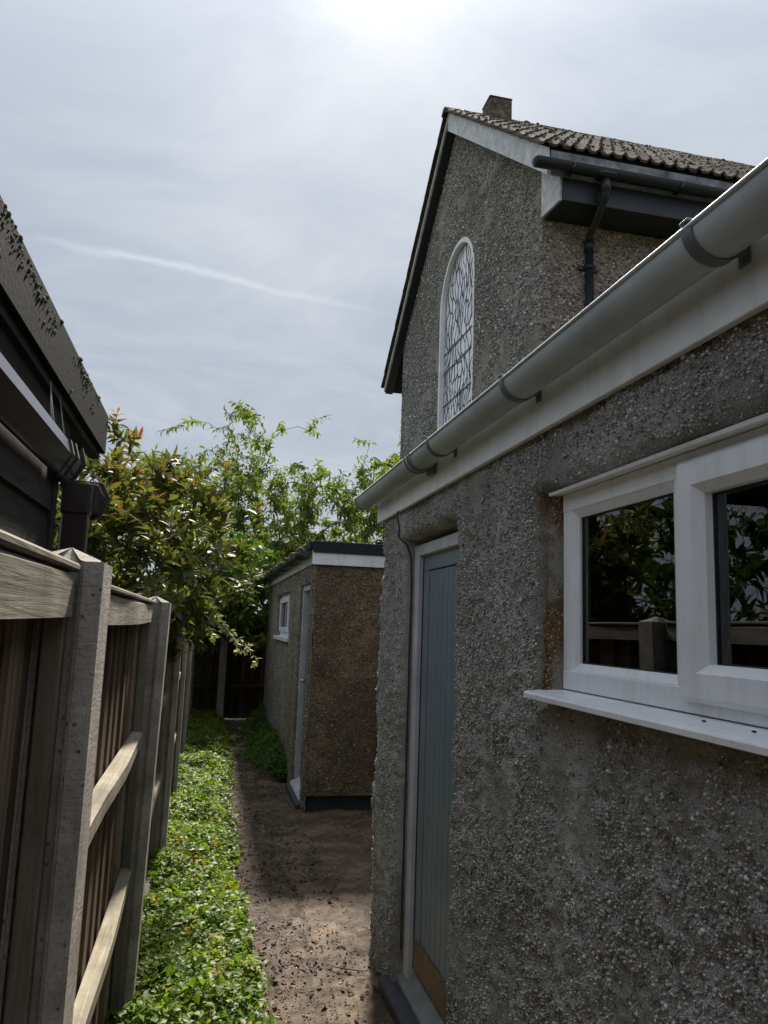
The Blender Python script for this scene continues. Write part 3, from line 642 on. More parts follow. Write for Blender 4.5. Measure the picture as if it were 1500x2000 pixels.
        me = bpy.data.meshes.new('tile'); me.from_pydata(V, [], Fc); me.materials.append(MT['tile']); return me
    tm = tilemesh(); sl = math.hypot(1, SL); rows = int((YR-yn)*sl/ex)+1; th = math.atan(SL)
    for side, cols in ((1, 18), (-1, 5)):
        nr = rows if side == 1 else int((yf-YR)*sl/ex)+1
        for rw in range(nr):
            d = min(rw*ex, ((YR-yn) if side == 1 else (yf-YR))*sl-tl-.02)
            for c in range(cols):
                o = bpy.data.objects.new('tile', tm); COL.objects.link(o); o.parent = r
                y = (yn + d/sl) if side == 1 else (yf - d/sl); z = ZR-SL*abs(y-YR)
                x = XV-.045+c*tw
                if side == -1: x += tw*1.04
                o.location = Vector((x, y, z-.012+random.uniform(-.004, .006))) - wpos(r)
                o.rotation_euler = (th-.055+random.gauss(0, .012), random.gauss(0, .01), (0 if side == 1 else math.pi)+random.gauss(0, .008))
    for k in range(16):
        bm = bmesh.new(); x0 = XV-.06+k*.42; a = [math.pi*i/8 for i in range(9)]; rad = .085+.004*(k % 2)
        A = [bm.verts.new((x0, YR+rad*math.cos(t), ZR-.075+rad*.8*math.sin(t))) for t in a]; B = [bm.verts.new((x0+.43, YR+rad*math.cos(t), ZR-.075+rad*.8*math.sin(t))) for t in a]
        for i in range(8): bm.faces.new((A[i], A[i+1], B[i+1], B[i]))
        bm.faces.new(A); bm.faces.new(B[::-1]); bm_obj('ridge_tile', bm, MT['tile'], r)
    # moss along the courses
    n = 380; xs = RNG.uniform(XV, 6.4, n); d = RNG.uniform(0, (YR-yn), n); pv, pf = ico(); ys = yn+d
    pos = np.stack([xs, ys, ZR-SL*np.abs(ys-YR)+.02], 1); ms = np.clip(RNG.lognormal(math.log(.018), .45, n), .008, .06)
    v, f, t = scatter(pv, pf, pos, randrot(n), ms[:, None]*np.array([[1.3, 1.3, .9]]), np.ones((n, 3))); tag(link('moss', npmesh('moss', v, f, None, True), MT['mosslump'], r), kind='stuff')
    ch = prism('chimney', [(2.95, YR-.14), (3.24, YR-.14), (3.24, YR+.14), (2.95, YR+.14)], 'z', 7.6, 8.15, MT['tile'], r, .012)
    box('chimney_cap', 2.944, 3.246, YR-.146, YR+.146, 8.151, 8.17, MT['tile'], r, .012)
    # boxed eaves
    box('fascia', XV+.03, XE, 5.285, 5.303, 5.36, 5.575, MT['dirtyboard'], H); box('fascia', XG+.0035, XE, 5.304, 5.32, 5.165, 5.37, MT['black'], H)
    box('soffit', XG+.004, XE, 5.321, YA-.002, 5.19, 5.205, MT['black'], H)
    for k in range(3):
        y0 = 5.322+k*.119; za, zb_ = 5.165+.0*k, ZR-SL*(YR-y0)-.11
        prism('box_end_board', [(y0, 5.17+.013*k), (y0+.1165, 5.183+.013*k), (y0+.1165, min(5.74, ZR-SL*(YR-y0-.1165)-.12)), (y0, min(5.74, zb_))], 'x', XG-.018, XG+.003, MT['whitew'], H)
    # black gutter and downpipe
    bm = bmesh.new(); gx0, gx1, gy, gz, gr = 2.33, 8.6, 5.215, 5.415, .06; a = [math.pi+math.pi*i/12 for i in range(13)]
    for rad, fl in ((gr, 0), (gr-.004, 1)):
        A = [bm.verts.new((gx0, gy+rad*math.cos(t), gz+rad*math.sin(t))) for t in a]; B = [bm.verts.new((gx1, gy+rad*math.cos(t), gz+rad*math.sin(t))) for t in a]
        for i in range(12): bm.faces.new((A[i], A[i+1], B[i+1], B[i]))
    g = bm_obj('gutter', bm, MT['black'], H, True)
    bm = bmesh.new(); bmesh.ops.create_uvsphere(bm, u_segments=16, v_segments=8, radius=gr)
    bmesh.ops.bisect_plane(bm, geom=bm.verts[:]+bm.edges[:]+bm.faces[:], plane_co=(0, 0, .001), plane_no=(0, 0, 1), clear_outer=True)
    bmesh.ops.transform(bm, matrix=Matrix.Translation((gx0, gy, gz)) @ Matrix.Diagonal((.55, 1.02, 1.02, 1)), verts=bm.verts); bm_obj('stop_end', bm, MT['black'], g, True)
    for x in (2.62, 3.6, 4.5): box('gutter_bracket', x, x+.025, gy-.066, gy+.066, gz-.068, gz+.012, MT['black'], g, .02)
    box('gutter_outlet', 2.86, 3.02, gy-.064, gy+.064, gz-.066, gz-.01, MT['black'], g, .02)
    p = tube('downpipe', [(3.01, YA-.05, 5.02), (3.01, YA-.05, 2.2)], .036, MT['black'], H, 12)
    tube('swan_neck', [(2.94, gy, gz-.05), (2.94, gy, 5.25), (2.943, gy+.02, 5.20), (3.0, YA-.08, 5.06), (3.01, YA-.05, 5.02), (3.01, YA-.05, 4.95)], .034, MT['black'], p, 12)
    tube('pipe_socket', [(2.94, gy, 5.34), (2.94, gy, 5.235)], .043, MT['black'], p, 12); tube('pipe_socket', [(3.01, YA-.05, 5.03), (3.01, YA-.05, 4.94)], .043, MT['black'], p, 12)
    tube('pipe_clip', [(3.01, YA-.05, 4.80), (3.01, YA-.05, 4.77)], .045, MT['black'], p, 12); box('pipe_clip_foot', 2.92, 3.1, YA-.03, YA-.001, 4.77, 4.80, MT['black'], p)
    box('timber_block', 3.73, 3.80, YA-.03, YA-.001, 4.98, 5.18, MT['block'], H)
hallb()

# ------------------------------------------------------------------ flat roofed outbuilding at the end of the path
XO, OY0, OY1 = .937, 7.05, 12.3
out = empty('outbuilding', (2, 9.5, 0), 'small brown pebbledash outbuilding with black felt roof at the path end', 'building')
def outb():
    O = out; D = (7.27, 8.05, .06, 2.05); Wn = (8.98, 10.66, 1.47, 2.03)
    bm = bmesh.new()
    ys = np.unique(np.round(np.concatenate([np.arange(OY0, OY1, .06), [OY1, D[0], D[1], Wn[0], Wn[1]]]), 4)); zs = np.unique(np.round(np.concatenate([np.arange(0, 2.3, .06), [2.3, D[2], D[3], Wn[2], Wn[3]]]), 4))
    Y, Z = np.meshgrid(ys, zs); e = np.clip((OY0+.05-Y)/.05, 0, 1); X = XO+.016*(vn(Y, Z, 0, 3, 21)-.5)+.012*(vn(Y, Z, 0, 9, 22)-.5)+.02*e
    for o in (D, Wn):
        ins = (Y >= o[0]-1e-4) & (Y <= o[1]+1e-4) & (Z >= o[2]-1e-4) & (Z <= o[3]+1e-4); X = X+np.where(ins, .015, 0)
    idx = np.arange(Y.size).reshape(Y.shape); cy = (Y[:-1, :-1]+Y[1:, 1:])/2; cz = (Z[:-1, :-1]+Z[1:, 1:])/2; keep = np.ones_like(cy, bool)
    for o in (D, Wn): keep &= ~((cy > o[0]) & (cy < o[1]) & (cz > o[2]) & (cz < o[3]))
    F = np.stack([idx[:-1, :-1], idx[1:, :-1], idx[1:, 1:], idx[:-1, 1:]], -1)[keep]
    w = link('wall', npmesh('wall', np.stack([X, Y, Z], -1).reshape(-1, 3), F, None, True), MT['dash_out'], O)
    for o in (D, Wn):                                                    # reveals
        bm = bmesh.new()
        for a, b in (((o[0], o[2]), (o[0], o[3])), ((o[0], o[3]), (o[1], o[3])), ((o[1], o[3]), (o[1], o[2])), ((o[1], o[2]), (o[0], o[2]))):
            bm.faces.new([bm.verts.new(p) for p in ((XO+.005, *a), (XO+.005, *b), (XO+.14, *b), (XO+.14, *a))])
        bm_obj('reveal', bm, MT['dash_out'], w)
    xs = np.arange(XO+.02, 3.5, .06); zz = np.arange(.13, 2.31, .06); X, Z = np.meshgrid(xs, zz); Yy = OY0+.018*(vn(X, Z, 0, 3, 31)-.5)+.012*(vn(X, Z, 0, 9, 32)-.5)
    idx = np.arange(X.size).reshape(X.shape); F = np.stack([idx[:-1, :-1], idx[:-1, 1:], idx[1:, 1:], idx[1:, :-1]], -1).reshape(-1, 4)
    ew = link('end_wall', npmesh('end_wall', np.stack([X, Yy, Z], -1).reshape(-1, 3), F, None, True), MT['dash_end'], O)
    box('plinth', XO+.045, 3.5, OY0+.045, OY0+.2, -.03, .14, MT['felt'], O)
    box('rear_wall', XO+.15, 3.5, OY1-.15, OY1, 0, 2.29, MT['dash_end'], O); box('side_wall', 3.4, 3.5, OY0+.2, OY1-.16, 0, 2.29, MT['dash_end'], O)
    pv, pf = ico(); n = 5200                                             # pebbles of both visible faces
    ze = RNG.uniform(.14, 2.28, n); xe = RNG.uniform(XO+.02, 1.75, n); m = vn(xe, ze, 0, 5, 5) > .40; ze, xe = ze[m], xe[m]; n = len(ze)
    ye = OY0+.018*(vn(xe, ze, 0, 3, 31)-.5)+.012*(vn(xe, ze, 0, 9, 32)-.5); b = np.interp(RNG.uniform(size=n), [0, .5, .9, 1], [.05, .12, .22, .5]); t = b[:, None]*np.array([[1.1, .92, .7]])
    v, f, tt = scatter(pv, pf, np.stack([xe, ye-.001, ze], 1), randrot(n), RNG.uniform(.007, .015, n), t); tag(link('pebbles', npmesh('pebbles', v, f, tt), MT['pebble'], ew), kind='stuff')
    n = 9000; yy = OY0+.04+(RNG.uniform(size=n)**1.6)*5; zq = RNG.uniform(.02, 2.25, n); ok = np.ones(n, bool)
    for o in (D, Wn): ok &= ~((yy > o[0]) & (yy < o[1]) & (zq > o[2]) & (zq < o[3]))
    yy, zq = yy[ok], zq[ok]; n = len(yy); xq = XO+.016*(vn(yy, zq, 0, 3, 21)-.5)+.012*(vn(yy, zq, 0, 9, 22)-.5)
    b = np.interp(RNG.uniform(size=n), [0, .5, .9, 1], [.08, .2, .34, .6]); t = b[:, None]*np.array([[1.06, .98, .86]])
    v, f, tt = scatter(pv, pf, np.stack([xq-.001, yy, zq], 1), randrot(n), RNG.uniform(.007, .016, n), t); tag(link('pebbles', npmesh('pebbles', v, f, tt), MT['pebble'], w), kind='stuff')
    # roof
    r = box('roof', XO-.055, 3.6, OY0-.045, OY1+.05, 2.345, 2.43, MT['felt'], O, .012)
    box('felt_drip', XO-.02, 3.6, OY0-.052, OY0-.046, 2.318, 2.425, MT['felt'], r)
    box('fascia', XO-.022, 3.6, OY0-.04, OY0-.02, 2.208, 2.3445, MT['white'], O, .002); box('fascia', XO-.022, XO-.004, OY0-.019, OY1+.03, 2.212, 2.344, MT['whitew'], O)
    # black gutter along the path side
    xc, zc, R = XO-.085, 2.335, .055; bm = bmesh.new(); a = [math.pi+math.pi*i/10 for i in range(11)]
    for rad in (R, R-.004):
        A = [bm.verts.new((xc+rad*math.cos(t), OY0+.02, zc+rad*math.sin(t))) for t in a]; B = [bm.verts.new((xc+rad*math.cos(t), OY1+.1, zc+rad*math.sin(t))) for t in a]
        for i in range(10): bm.faces.new((A[i], A[i+1], B[i+1], B[i]))
    g = bm_obj('gutter', bm, MT['black'], O, True)
    prism('stop_end', [(xc+R*math.cos(t), zc+R*math.sin(t)) for t in a], 'y', OY0+.012, OY0+.0195, MT['black'], g)
    for y in (7.35, 8.2, 9.2, 10.3, 11.4):
        bm = bmesh.new(); A = [[bm.verts.new((xc+q*math.cos(t), y+s, zc+q*math.sin(t))) for t in a] for q, s in ((R+.001, 0), (R+.012, 0), (R+.012, .05), (R+.001, .05))]
        for P, Q in zip(A, A[1:]):
            for i in range(10): bm.faces.new((P[i], P[i+1], Q[i+1], Q[i]))
        bm_obj('gutter_union', bm, MT['black'], g)
    n = 400; yy = RNG.uniform(OY0+.2, OY1, n); v, f, t = scatter(pv, pf, np.stack([xc+RNG.uniform(-.05, .05, n), yy, zc+RNG.uniform(.0, .04, n)], 1), randrot(n), RNG.uniform(.02, .06, n), np.ones((n, 3))); tag(link('moss', npmesh('moss', v, f, None, True), MT['mosslump'], g), kind='stuff')
    # window and door
    xf = XO+.05; y0, y1, z0, z1 = Wn; wn = box('window', xf, xf+.06, y0, y1, z1-.07, z1, MT['upvc'], O, .003)
    bm = bmesh.new(); bmbox(bm, xf, xf+.06, y0, y1, z0+.02, z0+.09, .003); bmbox(bm, xf+.001, xf+.059, y0, y0+.07, z0+.091, z1-.071, .003); bmbox(bm, xf+.001, xf+.059, y1-.07, y1, z0+.091, z1-.071, .003); bmbox(bm, xf+.001, xf+.059, (y0+y1)/2-.35, (y0+y1)/2-.28, z0+.091, z1-.071, .003); bm_obj('outer_frame', bm, MT['upvc'], wn)
    bm = bmesh.new(); ya, yb = (y0+y1)/2-.275, y1-.04
    for q in ((ya, yb, z0+.075, z0+.135), (ya, yb, z1-.11, z1-.05), (ya, ya+.06, z0+.136, z1-.111), (yb-.06, yb, z0+.136, z1-.111)): bmbox(bm, xf-.022, xf-.001, *q, .003)
    bm_obj('sash', bm, MT['upvc'], wn)
    box('pane', xf+.02, xf+.024, y0+.06, y1-.06, z0+.08, z1-.06, MT['glass'], wn)
    box('sill', XO-.035, xf+.05, y0-.05, y1+.05, z0-.03, z0+.018, MT['upvc'], wn, .003)
    y0, y1, z0, z1 = D; lf = box('door', XO+.085, XO+.12, y0+.0, y1-.06, z0+.06, z1-.06, MT['door'], O)
    fr = box('door_frame', XO+.03, XO+.12, y1-.058, y1-.002, z0+.05, z1-.002, MT['frame'], O, .003); box('frame_head', XO+.031, XO+.12, y0+.0, y1-.059, z1-.056, z1-.003, MT['frame'], fr, .003)
    for k in range(7): box('door_plank', XO+.077, XO+.0849, y0+.01+k*.1, y0+.01+k*.1+.094, z0+.08, z1-.1, MT['door'], lf, .002)
    prism('door_sill', [(XO-.01, z0-.02), (XO-.01, z0+.0), (XO+.07, z0+.06), (XO+.12, z0+.06), (XO+.12, z0-.02)], 'y', y0-.03, y1+.01, MT['frame'], O)
    box('threshold', XO-.05, XO+.1, y0-.1, y1+.05, -.03, z0-.022, MT['ledge'], O, .005)
    tube('door_knob', [(XO+.078, y0+.6, 1.08), (XO+.03, y0+.6, 1.08)], .018, MT['steel'], lf, 10)
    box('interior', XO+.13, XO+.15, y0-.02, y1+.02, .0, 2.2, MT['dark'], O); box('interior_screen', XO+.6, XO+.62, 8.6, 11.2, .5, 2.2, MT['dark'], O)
outb()

# ------------------------------------------------------------------ fence along the left
def fence(name, loc, label, T, posts, xright, zt, bmat='board', rmat='rail', bw=.085, postw=.13, rails=(1.19, .66, .12), seed=3, cat='fence'):
    """fence running along local +y, its face looking to local +x; T turns local into world"""
    R = random.Random(seed); root = empty(name, loc, label, cat)
    def put(o, tilt=None):
        if T is not None: o.data.transform(T)
        return o
    meshes = {}
    for i, (py, px, pz, tx) in enumerate(posts):
        bm = bmesh.new(); w, d = postw, postw; x1 = px; x0 = px-w; sl = .055; xm = (x0+x1)/2
        prof = [(x1, 0), (x1, d), (xm+sl/2, d), (xm+sl/2, d-.028), (xm-sl/2, d-.028), (xm-sl/2, d), (x0, d), (x0, 0), (xm-sl/2, 0), (xm-sl/2, .028), (xm+sl/2, .028), (xm+sl/2, 0)]
        z1 = pz; A = [bm.verts.new((u, py+v, -.3)) for u, v in prof]; B = [bm.verts.new((u+tx, py+v, z1)) for u, v in prof]; n = len(prof)
        for k in range(n): bm.faces.new((A[k], A[(k+1) % n], B[(k+1) % n], B[k]))
        top = bm.verts.new((xm+tx, py+d/2, z1+.028))
        for k in range(n): bm.faces.new((B[k], B[(k+1) % n], top))
        bmesh.ops.bevel(bm, geom=[e for e in bm.edges if abs((e.verts[0].co-e.verts[1].co).z) > .5], offset=.006, segments=2, affect='EDGES')
        put(bm_obj('post', bm, MT['conc'], root))
    for (py, px, pz, tx), (qy, qx, qz, _) in zip(posts, posts[1:]):
        y0, y1 = py+postw-.02, qy+.02; L = y1-y0; xr = (px+qx)/2-.038; zt2 = (pz+qz)/2-.02-zt
        lean = lambda y: 0
        # capping and rails
        put(box('capping', xr-.062, xr+.004, y0+.012, y1-.012, zt2-.0005, zt2+.014, MT[rmat], root, .004))
        def rail(z, h, sag=.0):
            bm = bmesh.new(); N = 8; rings = []
            for k in range(N+1):
                y = y0+.03+(L-.06)*k/N; s = math.sin(k/N*math.pi)*sag; dx = .004*math.sin(k*1.3+py)
                rings.append([bm.verts.new(p) for p in ((xr+dx, y, z-h-s), (xr+dx, y, z-.006-s), (xr+dx-.012, y, z-s*.3), (xr-.045, y, z+.003), (xr-.045, y, z-h))])
            for a, b in zip(rings, rings[1:]):
                for k in range(5): bm.faces.new((a[k], a[(k+1) % 5], b[(k+1) % 5], b[k]))
            bm.faces.new(rings[0]); bm.faces.new(rings[-1][::-1]); put(bm_obj('rail', bm, MT[rmat], root))
        rail(zt2-.001, .075, .006)
        for z in (rails if py > 1 else rails[1:]): rail(z+.012*R.uniform(-1, 1), .05)
        for y in (y0, y1-.032): put(box('batten', xr-.046, xr-.012, y, y+.03, .03, zt2-.004, MT['batten'], root, .003))
        nb = int(round((L-.07)/bw)) | 1; st = (L-.07)/nb
        for k in range(nb):
            ya = y0+.034+k*st; sk = R.uniform(-.003, .003); fw = k % 2; xo = xr-.0475-(0 if fw else .014)-R.uniform(0, .003); wd = st*(.92 if fw else 1.4)+R.uniform(-.008, .006); ya -= 0 if fw else st*.2; bm = bmesh.new()
            pr = [(xo-.012, ya), (xo-R.uniform(0, .002), ya), (xo-R.uniform(0, .002), ya+wd), (xo-.012, ya+wd)]
            A = [bm.verts.new((u, v-sk, .02)) for u, v in pr]; B = [bm.verts.new((u, v+sk, zt2-.012)) for u, v in pr]
            bm.faces.new(A); bm.faces.new(B[::-1])
            for q in range(4): bm.faces.new((A[q], B[q], B[(q+1) % 4], A[(q+1) % 4]))
            put(bm_obj('board', bm, MT[bmat], root))
    return root
fposts = [(-2.52, -.19, 1.755, 0), (-.57, -.185, 1.755, 0), (1.378, -.18, 1.752, 0), (3.38, -.195, 1.728, .035), (5.33, -.165, 1.735, .005), (7.28, -.165, 1.725, .0), (9.23, -.16, 1.73, .008), (11.18, -.16, 1.72, 0), (13.1, -.16, 1.73, 0)]
fence('timber_fence', (-.25, 5, 0), 'weathered board fence with concrete posts running down the left of the path', None, fposts, -.18, .0)
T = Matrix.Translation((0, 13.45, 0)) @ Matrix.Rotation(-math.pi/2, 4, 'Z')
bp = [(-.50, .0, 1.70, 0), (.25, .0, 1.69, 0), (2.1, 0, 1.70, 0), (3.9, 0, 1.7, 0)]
fence('rear_fence', (1, 13.5, 0), 'shaded dark board fence closing the far end of the path', T, bp, 0, .0, 'shade_dark', 'shade_dark', postw=.11, rails=(1.12, .57), seed=8)

# ------------------------------------------------------------------ dark shed behind the fence
shed = empty('garden_shed', (-1.8, 1.5, 0), 'dark timber shed with brown gutter and mossy roof edge behind the fence', 'shed')
def shedb():
    Hd = shed; ye = 2.52
    for k in range(15):
        z = .02+k*.14; prism('weatherboard', [(-.529, z), (-.499, z), (-.515, z+.155), (-.529, z+.155)], 'y', -2, ye, MT['shedwood'], Hd)
    for k in range(15):
        z = .02+k*.14; prism('weatherboard', [(ye, z), (ye+.030, z), (ye+.014, z+.155), (ye, z+.155)], 'x', -2.6, -.540, MT['shedwood'], Hd)
    box('corner_post', -.540, -.494, ye+.004, ye+.05, 0, 2.18, MT['shedwood'], Hd, .004)
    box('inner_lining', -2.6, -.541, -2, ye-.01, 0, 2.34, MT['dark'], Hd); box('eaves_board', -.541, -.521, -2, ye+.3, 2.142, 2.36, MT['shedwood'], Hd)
    r = box('roof', -2.7, -.502, -2.1, 3.39, 2.368, 2.505, MT['felt'], Hd)
    box('roof_edge', -.501, -.480, -2.1, 3.406, 2.354, 2.523, MT['dtrim'], r, .003); box('edge_fillet', -.543, -.5015, -2.1, 3.397, 2.328, 2.3675, MT['shedwood'], r)
    box('roof_edge_end', -2.7, -.5015, 3.3905, 3.407, 2.352, 2.521, MT['dtrim'], r, .003)
    pv, pf = ico(); n = 800; y = RNG.uniform(1.1, 3.38, n); z = 2.521-np.abs(RNG.normal(0, .05, n)); cl = vn(y, z*2, 0, 9, 4) > .5; y, z = y[cl], z[cl]; n = len(y)
    ms = np.clip(RNG.lognormal(math.log(.0072), .5, n), .003, .022); a, f, t = scatter(pv, pf, np.stack([-.481+0*y, y, np.clip(z, 2.37, 2.521)], 1), randrot(n), ms, np.ones((n, 3)))
    tag(link('moss', npmesh('moss', a, f, None, True), MT['mosslump'], r), kind='stuff')
    # brown gutter with union, stop end and outlet
    P = [(-.4515, 2.189), (-.440, 2.148), (-.472, 2.090), (-.477, 2.085), (-.487, 2.085), (-.493, 2.09), (-.493, 2.179), (-.489, 2.179), (-.489, 2.092), (-.479, 2.092), (-.446, 2.148), (-.456, 2.186)]
    def sc(e): c = (-.474, 2.129); return [(c[0]+(u-c[0])*e, c[1]+(v-c[1])*e) for u, v in P[:6]] + [(-.493, 2.164)]
    g = prism('gutter', P, 'y', -2.1, 2.462, MT['brown'], Hd)
    for y0, y1, e in ((2.44, 2.47, 1.14), (2.4705, 2.508, 1.04), (2.5085, 2.538, 1.24), (2.5385, 2.622, 1.08), (2.6225, 2.64, 1.4)): prism('gutter_union', sc(e), 'y', y0, y1, MT['brown'], g, .002)
    prism('gutter_outlet', [(-.472, 2.10), (-.385, 2.095), (-.366, 2.06), (-.385, 2.0), (-.43, 1.985), (-.472, 2.0)], 'y', 2.6405, 2.70, MT['brown'], g, .004); prism('gutter_outlet', [(-.474, 2.115), (-.378, 2.112), (-.352, 2.06), (-.378, 1.99), (-.43, 1.97), (-.474, 1.99)], 'y', 2.7005, 2.72, MT['brown'], g, .003)
    d = box('downpipe', -.479, -.399, 2.568, 2.627, 0, 2.04, MT['brown'], Hd, .006); box('pipe_socket', -.484, -.394, 2.562, 2.633, 1.98, 2.088, MT['brown'], d, .008)
    for k in range(7):                                                  # cobweb threads between roof edge and gutter
        a = Vector((-.503, 2.2+random.random()*.33, 2.353)); b = Vector((-.47, a.y+random.uniform(-.1, .1), 2.165)); m = (a+b)/2+Vector((0, 0, -.018*random.random()))
        tube('cobweb_thread', [a, m, b], .0005, MT['web'], g, 4)
shedb()

# ------------------------------------------------------------------ vegetation
def leafmesh(L, Wd, fold=.25, curve=.25, seg=4):
    """leaf along +y, normal +z, folded on its midrib and arched"""
    V, F = [], []
    for i in range(seg+1):
        t = i/seg; w = Wd/2*(math.sin(math.pi*min(1, t*1.02+.02)**.85))**.9 if 0 < i < seg else (.04*Wd if i == 0 else 0.)
        y = L*t; z = -curve*L*t*t
        V += [(-w, y, z+fold*w), (0, y, z), (w, y, z+fold*w)]
    for i in range(seg):
        a = 3*i; b = a+3; F += [(a, a+1, b+1, b), (a+1, a+2, b+2, b+1)]
    return np.array(V), np.array(F)
class Plant:
    def __init__(s): s.n = []; s.par = []; s.edges = []
    def add(s, p, par=-1): s.n.append(Vector(p)); s.par.append(par); return len(s.n)-1
    def grow(s, targets, droop=0., wig=.06, rr=random, seg=.16):
        for t in targets:
            t = Vector(t); best = min(range(len(s.n)), key=lambda i: (s.n[i]-t).length + (0.9 if s.n[i].z > t.z else 0)*(s.n[i].z-t.z))
            a = s.n[best]; L = (t-a).length; k = max(2, int(L/seg)); prev = best
            side = Vector((rr.gauss(0, 1), rr.gauss(0, 1), rr.gauss(0, .5)))*wig*L
            for i in range(1, k+1):
                u = i/k; p = a.lerp(t, u) + side*math.sin(math.pi*u) + Vector((0, 0, droop*L*(math.sin(math.pi*u))))
                prev = s.add(p, prev)
    def radii(s, tip, power=2.2):
        n = len(s.n); acc = [0.]*n; kids = [0]*n
        for p in s.par:
            if p >= 0: kids[p] += 1
        for i in range(n-1, -1, -1):
            if kids[i] == 0: acc[i] = tip**power
            if s.par[i] >= 0: acc[s.par[i]] += acc[i]
        s.kids = kids; return [max(a, 1e-12)**(1/power) for a in acc]
    def mesh(s, name, rad, mat, parent, n=5):
        bm = bmesh.new()
        for i, p in enumerate(s.par):
            if p < 0: continue
            tubemesh(bm, [s.n[p], s.n[i]], [min(rad[p], rad[i]*1.35), rad[i]], n if rad[i] > .012 else 4, False)
        return bm_obj(name, bm, mat, parent, True)
def put_leaves(root, base, pos, R, sc, tint, mat, cam_n=300, foliage='foliage', leafname='leaf', parent=None):
    """the cam_n leaves that show largest become parts; the rest is one foliage part"""
    n = len(pos); par = parent or root
    d = pos-np.array([0, 0, EYE]); dist = np.linalg.norm(d, axis=1); c = np.array(cam.matrix_world.to_3x3()).T @ d.T
    u = c[0]/-c[2]*1480+750; v = 1000-c[1]/-c[2]*1480; inside = (c[2] < 0) & (u > 150) & (u < 1500) & (v > 0) & (v < 2000)
    facing = np.abs(np.einsum('ni,ni->n', R[:, :, 2], d/dist[:, None])); show = np.where(inside, sc**2*(.25+facing)/dist**2, 0)
    order = np.argsort(-show); big = order[:cam_n]; rest = order[cam_n:]
    v_, f_, t_ = scatter(base[0], base[1], pos[rest], R[rest], sc[rest], tint[rest])
    o = link(foliage, npmesh(foliage, v_, f_, t_, True), mat, par); tag(o, kind='stuff')
    var = {}
    for i in big:
        key = tuple(np.round(tint[i]*14).astype(int))
        if key not in var:
            me = npmesh(leafname, base[0], base[1], np.repeat(tint[i][None], len(base[0]), 0), True); me.materials.append(mat); var[key] = me
        o = bpy.data.objects.new(leafname, var[key]); COL.objects.link(o); o.parent = par
        M = Matrix(R[i].tolist()).to_4x4(); o.rotation_euler = M.to_euler(); o.scale = (sc[i],)*3; o.location = Vector(pos[i]) - wpos(par)
def whorls(tips, dirs, per, ang, L, rr, spread=.1, droop=.0):
    """leaves set spirally round each shoot tip"""
    pos, fw, up, age = [], [], [], []
    for p, d in zip(tips, dirs):
        d = d.normalized(); a = d.orthogonal().normalized(); b = d.cross(a); k = rr.randint(*per)
        for i in range(k):
            t = i/k; ph = i*2.4+rr.random(); th = ang*(1-.55*t)+rr.gauss(0, .18)
            rad = math.cos(ph)*a+math.sin(ph)*b; f = d*math.cos(th)+rad*math.sin(th)+Vector((0, 0, -droop))
            pos.append(p-d*spread*(1-t)); fw.append(f); up.append((d*math.sin(th)-rad*math.cos(th))*1.+Vector((0, 0, .25))); age.append(t)
    return np.array(pos), np.array(fw), np.array(up), np.array(age)

def photinia():
    rr = random.Random(21); root = empty('photinia_shrub', (-.75, 5.6, 0), 'large glossy shrub with red new shoots leaning over the left fence', 'shrub')
    P = Plant(); b = P.add((-.85, 5.7, 0)); b = P.add((-.8, 5.65, .6), b); b = P.add((-.74, 5.6, 1.1), b)
    ts = []
    while len(ts) < 700:
        x, y, z = rr.uniform(-1, 1), rr.uniform(-1, 1), rr.uniform(-1, 1); r = math.sqrt(x*x+y*y+z*z)
        if r > 1 or r < .35: continue
        p = Vector((-.60+.93*x, 5.75+1.55*y, 2.08+.88*z)); lump = .86+.3*math.sin(p.x*6+p.z*5)*math.sin(p.y*4+1.3)
        if r > lump: continue
        if p.x > -.2 and p.z < 1.55: continue
        if p.y < 4.25 or (p.x < -.45 and p.y < 4.4): continue
        ts.append(p)
    ts += [Vector((-.74, 5.5, 2.95)), Vector((-.72, 5.5, 3.1)),  Vector((.05, 5.3, 2.75)), Vector((.3, 5.5, 2.5)), Vector((.28, 5.6, 2.2)), Vector((.2, 5.2, 1.95)), Vector((.0, 5.0, 1.75))]
    ts.sort(key=lambda t: (t-Vector((-.74, 5.6, 1.1))).length); P.grow(ts, 0, .05, rr, .13)
    rad = P.radii(.0022, 2.3); P.mesh('stem', rad, MT['stemred'], root)
    tips, dirs = [], []
    for i, k in enumerate(P.kids):
        if P.par[i] < 0: continue
        d = P.n[i]-P.n[P.par[i]]
        if k == 0: tips.append(P.n[i]); dirs.append(d.normalized()+Vector((0, 0, .8)))
        elif rad[i] < .007 and rr.random() < .62: tips.append(P.n[i]); dirs.append(d.normalized()+Vector((rr.gauss(0, .8), rr.gauss(0, .8), .5)))
    pos, fw, up, age = whorls(tips, dirs, (8, 12), 1.25, .1, rr, .10, .12)
    n = len(pos); R = rotmats(n, fw, up); sc = RNG.uniform(.7, 1.2, n)*(1-.3*age)
    g = RNG.uniform(size=(n, 1)); t = (1-g)*np.array([[.045, .062, .022]])+g*np.array([[.125, .14, .036]])
    hi = np.clip((pos[:, 2:]-2.0)/1.1, 0, 1)*np.clip(age[:, None]*1.4-.2, 0, 1)*(vn(pos[:, 0], pos[:, 1], pos[:, 2], 3., 5)[:, None] > .42)
    t = t*(1-hi)+hi*((1-g)*np.array([[.20, .15, .035]])+g*np.array([[.28, .10, .04]]))
    red = ((vn(pos[:, 0], pos[:, 1], pos[:, 2], 5., 9) > .78) & (age > .6)); t[red] = np.array([.24, .075, .05])*RNG.uniform(.7, 1.1, (red.sum(), 1))
    yl = (RNG.uniform(size=n) < .02); t[yl] = np.array([.36, .30, .03])
    put_leaves(root, leafmesh(.118, .041, .35, .18, 3), pos, R, sc, t, MT['leaf_p'])
photinia()

